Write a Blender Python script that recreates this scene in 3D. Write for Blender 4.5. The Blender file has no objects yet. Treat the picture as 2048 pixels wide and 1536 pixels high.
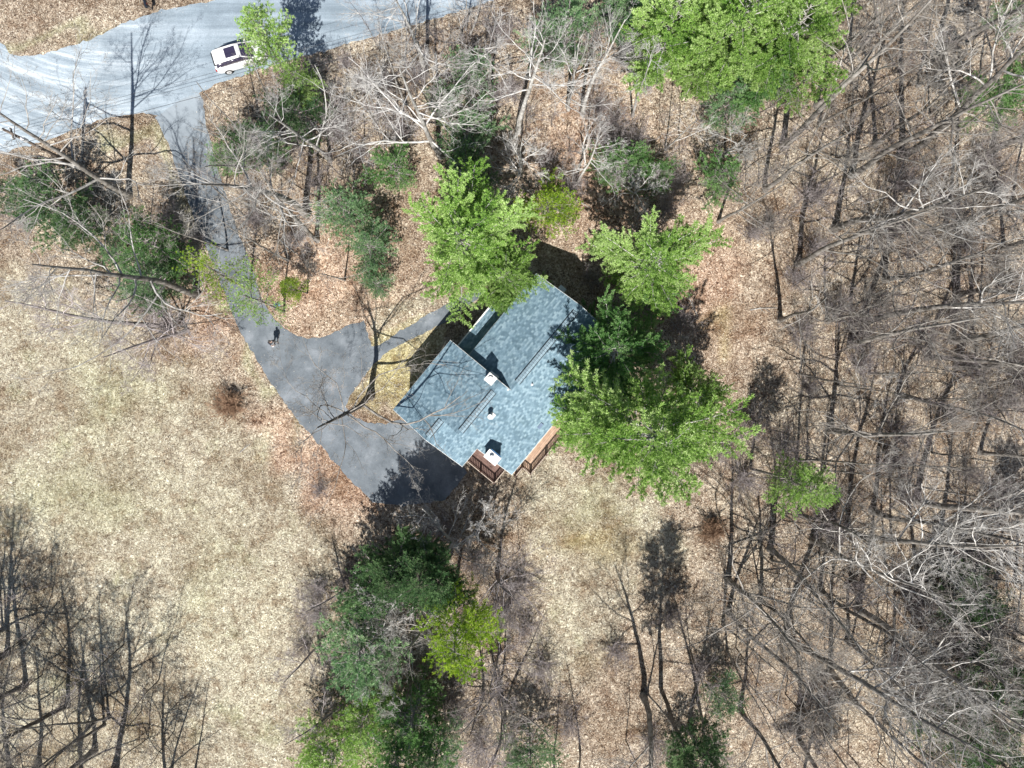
import bpy, bmesh, math, random
import numpy as np
from mathutils import Vector, Matrix
R = math.radians
rng = np.random.default_rng(7)
random.seed(7)
S = bpy.context.scene
COL = S.collection

# ------------------------------------------------------------ camera, sky, sun, exposure
H = 62.0; F = 1421.0
cam_d = bpy.data.cameras.new('camera'); cam = bpy.data.objects.new('camera', cam_d); COL.objects.link(cam)
cam.location = (0, 0, H); cam.rotation_euler = (0, 0, 0)
cam_d.sensor_width = 36; cam_d.lens = 36 * F / 2048; cam_d.clip_end = 3000
S.camera = cam
w = bpy.data.worlds.new('World'); S.world = w; w.use_nodes = True
nt = w.node_tree; bg = nt.nodes['Background']
sky = nt.nodes.new('ShaderNodeTexSky'); sky.sky_type = 'NISHITA'; sky.sun_disc = False
SUN_EL = math.atan(1 / 0.73)
sky.sun_elevation = SUN_EL; sky.sun_rotation = R(180)
nt.links.new(sky.outputs[0], bg.inputs[0]); bg.inputs[1].default_value = 0.052
sd = bpy.data.lights.new('sun', 'SUN'); so = bpy.data.objects.new('sun', sd); COL.objects.link(so)
sd.energy = 5.0; sd.angle = R(0.5); sd.color = (1, 0.965, 0.91)
so.rotation_euler = (math.pi / 2 - SUN_EL, 0, R(-3)); so.location = (0, -50, 80)
S.view_settings.view_transform = 'Standard'; S.view_settings.look = 'None'
S.view_settings.exposure = 0.75; S.view_settings.gamma = 1
try:
    S.cycles.max_bounces = 4; S.cycles.diffuse_bounces = 2; S.cycles.transparent_max_bounces = 4
except Exception: pass

def W(px, py, z=0.0):
    return Vector(((px - 1024) * (H - z) / F, -(py - 768) * (H - z) / F, z))
def W2(px, py, z=0.0):
    v = W(px, py, z); return (v.x, v.y)

# ------------------------------------------------------------ materials
def newmat(name, rough=0.8, spec=0.3):
    m = bpy.data.materials.new(name); m.use_nodes = True
    b = m.node_tree.nodes['Principled BSDF']
    b.inputs['Roughness'].default_value = rough
    b.inputs['Specular IOR Level'].default_value = spec
    return m, m.node_tree, b
def N(nt, t, **k):
    n = nt.nodes.new(t)
    for a, v in k.items():
        if a.startswith('i_'):
            key = a[2:]
            n.inputs[int(key) if key.isdigit() else key.replace('_', ' ')].default_value = v
        else: setattr(n, a, v)
    return n
def ramp(nt, fac, stops):
    r = nt.nodes.new('ShaderNodeValToRGB'); cr = r.color_ramp
    while len(cr.elements) < len(stops): cr.elements.new(0.5)
    for e, (p, c) in zip(cr.elements, stops):
        e.position = p; e.color = (*c, 1) if len(c) == 3 else c
    nt.links.new(fac, r.inputs[0]); return r.outputs[0]
def mix(nt, fac, a, b, mode='MIX'):
    m = nt.nodes.new('ShaderNodeMix'); m.data_type = 'RGBA'; m.blend_type = mode
    for s, v in ((0, fac), (6, a), (7, b)):
        if isinstance(v, (int, float)): m.inputs[s].default_value = v
        elif isinstance(v, tuple): m.inputs[s].default_value = (*v, 1) if len(v) == 3 else v
        else: nt.links.new(v, m.inputs[s])
    return m.outputs[2]
def simple(name, c, rough=0.7, spec=0.3, var=0.12, scale=3.0, metal=0.0, bump=0.0):
    m, nt, b = newmat(name, rough, spec)
    g = N(nt, 'ShaderNodeNewGeometry')
    n = N(nt, 'ShaderNodeTexNoise', i_Scale=scale, i_Detail=4.0)
    nt.links.new(g.outputs['Position'], n.inputs['Vector'])
    lo = tuple(x * (1 - var) for x in c); hi = tuple(min(1, x * (1 + var)) for x in c)
    nt.links.new(ramp(nt, n.outputs[0], [(0.3, lo), (0.7, hi)]), b.inputs['Base Color'])
    b.inputs['Metallic'].default_value = metal
    if bump:
        bp = N(nt, 'ShaderNodeBump', i_Strength=bump, i_Distance=0.05)
        nt.links.new(n.outputs[0], bp.inputs['Height']); nt.links.new(bp.outputs[0], b.inputs['Normal'])
    return m

def bark_mat(name, dark, light):
    m, nt, b = newmat(name, 0.9, 0.15)
    tc = N(nt, 'ShaderNodeTexCoord'); oi = N(nt, 'ShaderNodeObjectInfo')
    n = N(nt, 'ShaderNodeTexNoise', i_Scale=2.2, i_Detail=6.0)
    nt.links.new(tc.outputs['Object'], n.inputs['Vector'])
    c = ramp(nt, n.outputs[0], [(0.35, dark), (0.62, light)])
    br = N(nt, 'ShaderNodeMapRange', i_3=0.75, i_4=1.25); nt.links.new(oi.outputs['Random'], br.inputs[0])
    hs = N(nt, 'ShaderNodeHueSaturation'); nt.links.new(c, hs.inputs['Color']); nt.links.new(br.outputs[0], hs.inputs['Value'])
    nt.links.new(hs.outputs[0], b.inputs['Base Color'])
    n2 = N(nt, 'ShaderNodeTexNoise', i_Scale=14.0, i_Detail=3.0); nt.links.new(tc.outputs['Object'], n2.inputs['Vector'])
    bp = N(nt, 'ShaderNodeBump', i_Strength=0.6, i_Distance=0.03); nt.links.new(n2.outputs[0], bp.inputs['Height'])
    nt.links.new(bp.outputs[0], b.inputs['Normal'])
    return m
M = {}
M['bark'] = bark_mat('bark_grey', (0.13, 0.115, 0.10), (0.32, 0.30, 0.275))
M['bark_pale'] = bark_mat('bark_pale', (0.24, 0.225, 0.205), (0.52, 0.505, 0.48))
M['bark_twig'] = bark_mat('twig_brown', (0.18, 0.15, 0.145), (0.38, 0.345, 0.345))
M['bark_white'] = bark_mat('bark_white', (0.34, 0.325, 0.31), (0.68, 0.665, 0.64))
M['bark_dark'] = bark_mat('bark_dark', (0.06, 0.05, 0.042), (0.17, 0.15, 0.13))

def foliage_mat(name, a, b_, c_):
    m, nt, b = newmat(name, 0.55, 0.35)
    at = N(nt, 'ShaderNodeAttribute', attribute_name='tint')
    oi = N(nt, 'ShaderNodeObjectInfo')
    col = ramp(nt, at.outputs['Fac'], [(0.0, a), (0.5, b_), (1.0, c_)])
    br = N(nt, 'ShaderNodeMapRange', i_3=0.88, i_4=1.12); nt.links.new(oi.outputs['Random'], br.inputs[0])
    hs = N(nt, 'ShaderNodeHueSaturation'); nt.links.new(col, hs.inputs['Color']); nt.links.new(br.outputs[0], hs.inputs['Value'])
    nt.links.new(hs.outputs[0], b.inputs['Base Color'])
    tr = N(nt, 'ShaderNodeBsdfTranslucent'); nt.links.new(hs.outputs[0], tr.inputs[0])
    mx = N(nt, 'ShaderNodeMixShader', i_0=0.45)
    nt.links.new(b.outputs[0], mx.inputs[1]); nt.links.new(tr.outputs[0], mx.inputs[2])
    nt.links.new(mx.outputs[0], nt.nodes['Material Output'].inputs[0])
    return m
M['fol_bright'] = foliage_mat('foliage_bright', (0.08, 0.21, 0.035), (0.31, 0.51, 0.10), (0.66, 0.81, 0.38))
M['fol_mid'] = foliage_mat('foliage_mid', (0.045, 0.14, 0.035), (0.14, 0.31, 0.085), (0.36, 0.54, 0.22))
M['fol_blue'] = foliage_mat('foliage_bluegreen', (0.06, 0.16, 0.07), (0.18, 0.34, 0.15), (0.44, 0.58, 0.32))
M['fol_dark'] = foliage_mat('foliage_dark', (0.03, 0.085, 0.035), (0.10, 0.21, 0.08), (0.27, 0.41, 0.18))
M['fol_lime'] = foliage_mat('foliage_lime', (0.10, 0.20, 0.012), (0.27, 0.43, 0.03), (0.55, 0.68, 0.11))

# ------------------------------------------------------------ tagging helpers
def tag(o, label=None, cat=None, group=None, kind=None):
    if label: o['label'] = label
    if cat: o['category'] = cat
    if group: o['group'] = group
    if kind: o['kind'] = kind
    return o
def empty(name, loc=(0, 0, 0), rz=0.0):
    o = bpy.data.objects.new(name, None); COL.objects.link(o)
    o.location = loc; o.rotation_euler = (0, 0, rz); o.empty_display_size = 0.3; return o
def link(name, me, mat, parent=None, smooth=False):
    o = bpy.data.objects.new(name, me); COL.objects.link(o)
    if mat is not None and not me.materials: me.materials.append(mat)
    if parent: o.parent = parent
    if smooth: me.polygons.foreach_set('use_smooth', [True] * len(me.polygons))
    return o
def quads_mesh(name, V, FQ, tri=False):
    me = bpy.data.meshes.new(name); V = np.asarray(V, np.float32); FQ = np.asarray(FQ, np.int32)
    k = FQ.shape[1]; me.vertices.add(len(V)); me.vertices.foreach_set('co', V.ravel())
    me.loops.add(FQ.size); me.loops.foreach_set('vertex_index', FQ.ravel())
    me.polygons.add(len(FQ)); me.polygons.foreach_set('loop_start', np.arange(0, FQ.size, k, dtype=np.int32))
    me.update(calc_edges=True); return me

class MB:
    """collects boxes, prisms and tubes into one mesh"""
    def __init__(s): s.bm = bmesh.new()
    def box(s, c, d, rz=0, rx=0, ry=0, bev=0.0):
        r = bmesh.ops.create_cube(s.bm, size=1.0)
        mat = Matrix.Translation(c) @ Matrix.Rotation(rz, 4, 'Z') @ Matrix.Rotation(ry, 4, 'Y') @ Matrix.Rotation(rx, 4, 'X') @ Matrix.Diagonal((*d, 1))
        bmesh.ops.transform(s.bm, matrix=mat, verts=r['verts'])
        if bev > 0:
            es = list({e for v in r['verts'] for e in v.link_edges})
            bmesh.ops.bevel(s.bm, geom=es, offset=bev, segments=2, affect='EDGES', profile=0.6)
        return s
    def cyl(s, c, r, h, n=16, r2=None, rx=0, ry=0, rz=0):
        rr = bmesh.ops.create_cone(s.bm, cap_ends=True, segments=n, radius1=r, radius2=r if r2 is None else r2, depth=h)
        mat = Matrix.Translation(c) @ Matrix.Rotation(rz, 4, 'Z') @ Matrix.Rotation(ry, 4, 'Y') @ Matrix.Rotation(rx, 4, 'X')
        bmesh.ops.transform(s.bm, matrix=mat, verts=rr['verts']); return s
    def ball(s, c, r, sc=(1, 1, 1), n=12):
        rr = bmesh.ops.create_uvsphere(s.bm, u_segments=n, v_segments=n // 2 + 2, radius=r)
        bmesh.ops.transform(s.bm, matrix=Matrix.Translation(c) @ Matrix.Diagonal((*sc, 1)), verts=rr['verts']); return s
    def poly(s, pts, z0, z1):
        """vertical prism from a 2D outline"""
        a = [s.bm.verts.new((x, y, z0)) for x, y in pts]; b = [s.bm.verts.new((x, y, z1)) for x, y in pts]
        n = len(pts); s.bm.faces.new(b); s.bm.faces.new(a[::-1])
        for i in range(n): s.bm.faces.new((a[i], a[(i + 1) % n], b[(i + 1) % n], b[i]))
        return s
    def hull(s, pts8):
        """box from 8 free corners: bottom 4 then top 4"""
        v = [s.bm.verts.new(p) for p in pts8]
        for f in ((3, 2, 1, 0), (4, 5, 6, 7), (0, 1, 5, 4), (1, 2, 6, 5), (2, 3, 7, 6), (3, 0, 4, 7)): s.bm.faces.new([v[i] for i in f])
        return s
    def build(s, name, mat, parent=None, smooth=False, loc=None):
        bmesh.ops.recalc_face_normals(s.bm, faces=s.bm.faces)
        me = bpy.data.meshes.new(name); s.bm.to_mesh(me); s.bm.free()
        o = link(name, me, mat, parent, smooth)
        if loc: o.location = loc
        return o

# ------------------------------------------------------------ ground
def inpoly(P, poly):
    x, y = P[:, 0], P[:, 1]; c = np.zeros(len(P), bool); n = len(poly); j = n - 1
    for i in range(n):
        xi, yi = poly[i]; xj, yj = poly[j]
        with np.errstate(divide='ignore', invalid='ignore'):
            c ^= ((yi > y) != (yj > y)) & (x < (xj - xi) * (y - yi) / (yj - yi + 1e-12) + xi)
        j = i
    return c
def topx(XY): return np.stack([1024 + XY[:, 0] * F / H, 768 - XY[:, 1] * F / H], 1)
def smooth_noise(P, s, seed):
    r = np.random.default_rng(seed); ph = r.uniform(0, 6.28, (10, 2)); k = r.normal(0, 1, (10, 2)) / s
    out = np.zeros(len(P))
    for i in range(10): out += np.sin(P[:, 0] * k[i, 0] + P[:, 1] * k[i, 1] + ph[i, 0])
    return out / 4.5

ROAD = [(-900, 560), (-300, 400), (0, 306), (60, 291), (120, 270), (180, 246), (230, 232), (285, 226), (318, 232), (365, 205), (405, 182), (440, 165), (520, 138), (600, 115), (680, 92),
        (760, 70), (830, 49), (900, 28), (985, 2), (1100, -40), (1500, -200), (1500, -420), (1100, -260), (760, -110), (560, -40), (430, 0), (380, 9), (330, 19), (290, 31), (250, 46), (190, 75), (130, 97),
        (70, 111), (22, 110), (8, 90), (-40, 70), (-300, 40), (-900, 0)]
DRIVE = [(310, 236), (325, 262), (340, 295), (352, 335), (365, 372), (382, 420), (402, 470), (422, 520), (446, 580), (468, 636), (490, 682), (520, 730), (560, 792), (600, 846), (650, 902), (700, 960), (745, 1003),
         (800, 1012), (890, 1000), (935, 945), (880, 880), (800, 838), (770, 848), (735, 846), (705, 832), (692, 812), (700, 790), (716, 770), (735, 745), (748, 729), (772, 706), (800, 689), (845, 668), (890, 645),
         (935, 612), (985, 578), (960, 574), (905, 603), (868, 622), (830, 644), (800, 662), (760, 690), (742, 692), (735, 668), (728, 642), (700, 649), (670, 664), (640, 675), (612, 677), (590, 671), (562, 652), (543, 632),
         (522, 592), (505, 540), (490, 500), (474, 460), (460, 418), (442, 360), (426, 305), (412, 250), (407, 200), (398, 186), (360, 200)]
def g_poly(px): return [W2(*p) for p in px]
ROADW = g_poly(ROAD); DRIVEW = g_poly(DRIVE)

def blob(P, cx, cy, r, r2=None):
    r2 = r2 or r; return np.exp(-(((P[:, 0] - cx) / r) ** 2 + ((P[:, 1] - cy) / r2) ** 2))
FIELD = [(-900, 520), (0, 545), (150, 590), (320, 700), (430, 740), (500, 860), (600, 960), (640, 1050), (690, 1200), (640, 1536), (600, 2400), (-900, 2400)]
YARD = [(1040, 975), (1120, 930), (1240, 980), (1390, 1020), (1330, 1120), (1240, 1230), (1180, 1400), (1090, 1400), (1060, 1250), (1080, 1150), (1030, 1060)]
ISLE = [(742, 700), (905, 620), (960, 600), (900, 690), (790, 820), (800, 850), (735, 850), (690, 815), (720, 765), (750, 730)]
LAWN2 = [(728, 640), (800, 610), (860, 585), (950, 570), (905, 605), (742, 695)]
VERGE = [(150, 250), (290, 222), (325, 240), (350, 330), (400, 470), (430, 540), (520, 720), (640, 890), (600, 870), (480, 700), (400, 540), (350, 420), (320, 330), (290, 270), (170, 280)]
VERGE2 = [(0, 90), (130, 80), (420, -10), (430, 10), (130, 105), (20, 118)]
def masks(XY):
    P = topx(XY)
    Pn = P + np.stack([smooth_noise(XY, 1.6, 3), smooth_noise(XY, 1.6, 4)], 1) * 38
    def soft(poly, n=9, rad=22):
        acc = np.zeros(len(P)); r = np.random.default_rng(1)
        for i in range(n):
            o = r.normal(0, rad, 2); acc += inpoly(Pn + o, poly)
        return acc / n
    grass = np.maximum(soft(FIELD, 12, 34), soft(YARD, 12, 26) * 0.95)
    isle = np.maximum(soft(ISLE, 6, 6), soft(LAWN2, 6, 8) * 0.8)
    isle = np.maximum(isle, soft(VERGE, 6, 7) * 0.75); isle = np.maximum(isle, soft(VERGE2, 6, 7) * 0.7)
    grass = np.maximum(grass, isle * 0.9)
    yellow = 0.45 * isle * blob(P, 800, 750, 60, 70) + 0.45 * blob(Pn, 1180, 1090, 70, 30) + 0.2 * soft(ISLE, 4, 6) + 0.5 * blob(Pn, 1440, 660, 22, 35)
    green = 0.5 * blob(Pn, 230, 790, 90, 90) + 0.5 * blob(Pn, 160, 990, 140, 60) + 0.5 * blob(Pn, 1200, 1010, 60, 40) + 0.7 * soft(VERGE, 5, 6) + 0.7 * soft(VERGE2, 5, 6) + 0.3 * blob(Pn, 420, 1160, 60, 120)
    pink = blob(Pn, 560, 900, 150, 60) + blob(Pn, 690, 960, 60, 60) + blob(Pn, 1190, 330, 120, 180) + blob(Pn, 660, 560, 150, 130) + blob(Pn, 1430, 560, 90, 130) + blob(Pn, 430, 640, 90, 60)
    return grass.clip(0, 1), yellow.clip(0, 1), green.clip(0, 1), pink.clip(0, 1)

def axis(lo, hi, step, far):
    a = list(np.arange(lo, hi + 1e-6, step)); s = step; x = lo; L = []
    while x > -far: s *= 1.35; x -= s; L.append(x)
    s = step; x = hi; U = []
    while x < far: s *= 1.35; x += s; U.append(x)
    return np.array(L[::-1] + a + U)
xs = axis(-47, 47, 0.4, 900); ys = axis(-36, 36, 0.4, 900)
GX, GY = np.meshgrid(xs, ys); XY = np.stack([GX.ravel(), GY.ravel()], 1)
nx, ny = len(xs), len(ys)
idx = np.arange(nx * ny).reshape(ny, nx)
FQ = np.stack([idx[:-1, :-1], idx[:-1, 1:], idx[1:, 1:], idx[1:, :-1]], -1).reshape(-1, 4)
me = quads_mesh('ground', np.column_stack([XY, np.zeros(len(XY))]), FQ)
g, yl, gr, pk = masks(XY)
ca = me.color_attributes.new('zones', 'FLOAT_COLOR', 'POINT')
ca.data.foreach_set('color', np.stack([g, yl, gr, pk], 1).astype(np.float32).ravel())

def ground_mat():
    m, nt, b = newmat('ground_mix', 0.95, 0.1)
    L = nt.links.new
    geo = N(nt, 'ShaderNodeNewGeometry'); P = geo.outputs['Position']
    at = N(nt, 'ShaderNodeAttribute', attribute_name='zones')
    sep = N(nt, 'ShaderNodeSeparateColor'); L(at.outputs['Color'], sep.inputs[0])
    nz = N(nt, 'ShaderNodeTexNoise', i_Scale=2.5, i_Detail=2.0); L(P, nz.inputs['Vector'])
    wv = N(nt, 'ShaderNodeVectorMath', operation='SCALE'); L(nz.outputs['Color'], wv.inputs[0]); wv.inputs['Scale'].default_value = 0.7
    ad = N(nt, 'ShaderNodeVectorMath', operation='ADD'); L(P, ad.inputs[0]); L(wv.outputs[0], ad.inputs[1])
    v1 = N(nt, 'ShaderNodeTexVoronoi', i_Scale=10.0); L(ad.outputs[0], v1.inputs['Vector'])
    v2 = N(nt, 'ShaderNodeTexVoronoi', i_Scale=22.0); L(ad.outputs[0], v2.inputs['Vector'])
    s1 = N(nt, 'ShaderNodeSeparateColor'); L(v1.outputs['Color'], s1.inputs[0])
    s2 = N(nt, 'ShaderNodeSeparateColor'); L(v2.outputs['Color'], s2.inputs[0])
    fl = N(nt, 'ShaderNodeMath', operation='ADD'); L(s1.outputs[0], fl.inputs[0]); L(s2.outputs[1], fl.inputs[1])
    fh = N(nt, 'ShaderNodeMath', operation='MULTIPLY', i_1=0.5); L(fl.outputs[0], fh.inputs[0])
    big = N(nt, 'ShaderNodeTexNoise', i_Scale=0.22, i_Detail=6.0, i_Roughness=0.65); L(P, big.inputs['Vector'])
    med = N(nt, 'ShaderNodeTexNoise', i_Scale=1.4, i_Detail=5.0, i_Roughness=0.7); L(P, med.inputs['Vector'])
    leaf = ramp(nt, fh.outputs[0], [(0.12, (0.04, 0.028, 0.024)), (0.3, (0.17, 0.125, 0.095)), (0.48, (0.32, 0.26, 0.20)), (0.66, (0.48, 0.405, 0.32)), (0.88, (0.73, 0.68, 0.59))])
    leafp = ramp(nt, fh.outputs[0], [(0.12, (0.06, 0.033, 0.026)), (0.3, (0.22, 0.14, 0.10)), (0.5, (0.43, 0.30, 0.22)), (0.7, (0.60, 0.46, 0.36)), (0.95, (0.83, 0.73, 0.63))])
    lf = mix(nt, at.outputs['Alpha'], leaf, leafp)
    grs = ramp(nt, fh.outputs[0], [(0.1, (0.075, 0.06, 0.048)), (0.3, (0.24, 0.20, 0.155)), (0.5, (0.40, 0.36, 0.275)), (0.7, (0.54, 0.51, 0.405)), (0.9, (0.77, 0.755, 0.65))])
    grn = ramp(nt, fh.outputs[0], [(0.0, (0.09, 0.10, 0.04)), (0.5, (0.30, 0.33, 0.17)), (1.0, (0.52, 0.54, 0.34))])
    yel = ramp(nt, fh.outputs[0], [(0.1, (0.16, 0.125, 0.05)), (0.5, (0.42, 0.37, 0.17)), (0.95, (0.68, 0.63, 0.38))])
    gm = N(nt, 'ShaderNodeMath', operation='MULTIPLY', i_1=0.8); L(sep.outputs[2], gm.inputs[0])
    bgm = N(nt, 'ShaderNodeMapRange', i_1=0.55, i_2=0.75, i_3=0.0, i_4=0.6); L(big.outputs[0], bgm.inputs[0])
    gmx = N(nt, 'ShaderNodeMath', operation='MAXIMUM'); L(gm.outputs[0], gmx.inputs[0]); L(bgm.outputs[0], gmx.inputs[1])
    gg = mix(nt, gmx.outputs[0], grs, grn)
    gg = mix(nt, sep.outputs[1], gg, yel)
    tot = mix(nt, sep.outputs[0], lf, gg)
    tot = mix(nt, sep.outputs[1], tot, yel)
    md = ramp(nt, med.outputs[0], [(0.32, (0.60, 0.57, 0.55)), (0.48, (0.98, 0.98, 0.98)), (0.68, (1.18, 1.18, 1.18))])
    tot = mix(nt, 1.0, tot, md, 'MULTIPLY')
    mp2 = N(nt, 'ShaderNodeTexNoise', i_Scale=0.12, i_Detail=7.0, i_Roughness=0.7, i_Distortion=0.6); L(P, mp2.inputs['Vector'])
    tot = mix(nt, 1.0, tot, ramp(nt, mp2.outputs[0], [(0.36, (0.62, 0.55, 0.48)), (0.5, (0.97, 0.95, 0.92)), (0.62, (1.14, 1.15, 1.10))]), 'MULTIPLY')
    mp3 = N(nt, 'ShaderNodeTexNoise', i_Scale=0.55, i_Detail=6.0, i_Roughness=0.75); L(P, mp3.inputs['Vector'])
    tot = mix(nt, 0.8, tot, ramp(nt, mp3.outputs[0], [(0.38, (0.62, 0.52, 0.46)), (0.5, (1, 0.99, 0.98)), (0.65, (1.12, 1.12, 1.12))]), 'MULTIPLY')
    L(tot, b.inputs['Base Color'])
    bp = N(nt, 'ShaderNodeBump', i_Strength=1.0, i_Distance=0.07); L(fh.outputs[0], bp.inputs['Height']); L(bp.outputs[0], b.inputs['Normal'])
    return m
GO = link('ground', me, ground_mat()); tag(GO, kind='structure')

def sheet(name, poly, z, mat, jitter=0.06, step=0.35):
    pts = []
    n = len(poly)
    for i in range(n):
        a = np.array(poly[i]); b = np.array(poly[(i + 1) % n]); L = np.linalg.norm(b - a); k = max(1, int(L / step)) if L < 25 else 20
        for j in range(k): pts.append(a + (b - a) * j / k)
    pts = np.array(pts); pts += rng.normal(0, jitter, pts.shape)
    from mathutils.geometry import delaunay_2d_cdt
    vo, eo, fo_, *_ = delaunay_2d_cdt([Vector((float(x), float(y))) for x, y in pts], [], [list(range(len(pts)))], 1, 1e-5)
    bm = bmesh.new(); vs = [bm.verts.new((v.x, v.y, z)) for v in vo]
    for f in fo_:
        try: bm.faces.new([vs[i] for i in f])
        except ValueError: pass
    bm.normal_update()
    for f in bm.faces:
        if f.normal.z < 0: f.normal_flip()
    me = bpy.data.meshes.new(name); bm.to_mesh(me); bm.free()
    return tag(link(name, me, mat), kind='structure')

def road_mat():
    m, nt, b = newmat('gravel_road', 0.95, 0.2); L = nt.links.new
    geo = N(nt, 'ShaderNodeNewGeometry'); P = geo.outputs['Position']
    mp = N(nt, 'ShaderNodeMapping'); mp.inputs['Rotation'].default_value = (0, 0, R(-17)); mp.inputs['Scale'].default_value = (0.045, 1.1, 1); L(P, mp.inputs[0])
    st = N(nt, 'ShaderNodeTexNoise', i_Scale=1.0, i_Detail=5.0, i_Roughness=0.6); L(mp.outputs[0], st.inputs['Vector'])
    c = W(235, -330)
    ds = N(nt, 'ShaderNodeVectorMath', operation='DISTANCE'); L(P, ds.inputs[0]); ds.inputs[1].default_value = (c.x, c.y, 0.0)
    cb = N(nt, 'ShaderNodeCombineXYZ'); L(ds.outputs['Value'], cb.inputs[0])
    sx = N(nt, 'ShaderNodeSeparateXYZ'); L(P, sx.inputs[0])
    q = N(nt, 'ShaderNodeMath', operation='MULTIPLY', i_1=0.07); L(sx.outputs[0], q.inputs[0]); L(q.outputs[0], cb.inputs[1])
    ar = N(nt, 'ShaderNodeTexNoise', i_Scale=1.9, i_Detail=6.0, i_Roughness=0.7); L(cb.outputs[0], ar.inputs['Vector'])
    ws = N(nt, 'ShaderNodeMapRange', i_1=-27.0, i_2=-36.0, i_3=0.0, i_4=1.0); L(sx.outputs[0], ws.inputs[0])
    ca = ramp(nt, st.outputs[0], [(0.3, (0.18, 0.225, 0.265)), (0.5, (0.255, 0.31, 0.36)), (0.7, (0.35, 0.41, 0.465))])
    cc = ramp(nt, ar.outputs[0], [(0.36, (0.23, 0.28, 0.325)), (0.5, (0.32, 0.375, 0.42)), (0.64, (0.52, 0.57, 0.61))])
    c0 = mix(nt, ws.outputs[0], ca, cc)
    fn = N(nt, 'ShaderNodeTexNoise', i_Scale=9.0, i_Detail=6.0, i_Roughness=0.75); L(P, fn.inputs['Vector'])
    c1 = mix(nt, 0.8, c0, ramp(nt, fn.outputs[0], [(0.3, (0.66, 0.66, 0.66)), (0.7, (1.2, 1.2, 1.2))]), 'MULTIPLY')
    pn = N(nt, 'ShaderNodeTexNoise', i_Scale=0.3, i_Detail=6.0, i_Roughness=0.7); L(P, pn.inputs['Vector'])
    c1 = mix(nt, 0.8, c1, ramp(nt, pn.outputs[0], [(0.38, (0.78, 0.79, 0.80)), (0.6, (1.1, 1.1, 1.1))]), 'MULTIPLY')
    L(c1, b.inputs['Base Color'])
    bp = N(nt, 'ShaderNodeBump', i_Strength=0.5, i_Distance=0.03); L(fn.outputs[0], bp.inputs['Height']); L(bp.outputs[0], b.inputs['Normal'])
    return m
def drive_mat():
    m, nt, b = newmat('driveway_asphalt', 0.9, 0.25); L = nt.links.new
    geo = N(nt, 'ShaderNodeNewGeometry'); P = geo.outputs['Position']
    a = N(nt, 'ShaderNodeTexNoise', i_Scale=0.6, i_Detail=5.0, i_Roughness=0.6); L(P, a.inputs['Vector'])
    f = N(nt, 'ShaderNodeTexNoise', i_Scale=14.0, i_Detail=3.0); L(P, f.inputs['Vector'])
    c = ramp(nt, a.outputs[0], [(0.3, (0.085, 0.10, 0.115)), (0.55, (0.145, 0.165, 0.185)), (0.75, (0.225, 0.245, 0.27))])
    c = mix(nt, 0.5, c, ramp(nt, f.outputs[0], [(0.3, (0.7, 0.7, 0.7)), (0.7, (1.25, 1.25, 1.25))]), 'MULTIPLY')
    v = N(nt, 'ShaderNodeTexVoronoi', i_Scale=0.55, feature='DISTANCE_TO_EDGE')
    nz = N(nt, 'ShaderNodeTexNoise', i_Scale=1.5, i_Detail=3.0); L(P, nz.inputs['Vector'])
    ad = N(nt, 'ShaderNodeVectorMath', operation='ADD'); L(P, ad.inputs[0]); L(nz.outputs['Color'], ad.inputs[1]); L(ad.outputs[0], v.inputs['Vector'])
    cr = ramp(nt, v.outputs['Distance'], [(0.0, (0.55, 0.55, 0.55)), (0.012, (1, 1, 1))])
    c = mix(nt, 0.6, c, cr, 'MULTIPLY')
    k = W(667, 762)
    ds = N(nt, 'ShaderNodeVectorMath', operation='DISTANCE'); L(P, ds.inputs[0]); ds.inputs[1].default_value = (k.x, k.y, 0)
    mr = N(nt, 'ShaderNodeMapRange', i_1=3.2, i_2=0.6, i_3=0.0, i_4=0.24); L(ds.outputs['Value'], mr.inputs[0])
    n3 = N(nt, 'ShaderNodeTexNoise', i_Scale=1.3, i_Detail=9.0, i_Roughness=0.75); L(P, n3.inputs['Vector'])
    sm = N(nt, 'ShaderNodeMath', operation='ADD'); L(mr.outputs[0], sm.inputs[0]); L(n3.outputs[0], sm.inputs[1])
    fr = ramp(nt, sm.outputs[0], [(0.76, (0, 0, 0)), (0.90, (0.55, 0.55, 0.55))])
    c = mix(nt, fr, c, (0.40, 0.31, 0.24))
    sy = N(nt, 'ShaderNodeSeparateXYZ'); L(P, sy.inputs[0])
    gy = N(nt, 'ShaderNodeMath', operation='MULTIPLY_ADD', i_1=5.0); L(n3.outputs[0], gy.inputs[0]); L(sy.outputs[1], gy.inputs[2])
    gv = N(nt, 'ShaderNodeMapRange', i_1=20.0, i_2=28.5, i_3=0.0, i_4=0.9); L(gy.outputs[0], gv.inputs[0])
    c = mix(nt, gv.outputs[0], c, (0.30, 0.345, 0.385))
    L(c, b.inputs['Base Color'])
    bp = N(nt, 'ShaderNodeBump', i_Strength=0.4, i_Distance=0.02); L(f.outputs[0], bp.inputs['Height']); L(bp.outputs[0], b.inputs['Normal'])
    return m
sheet('road', ROADW, 0.006, road_mat(), 0.07)
sheet('driveway', DRIVEW, 0.012, drive_mat(), 0.045, 0.3)

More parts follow.
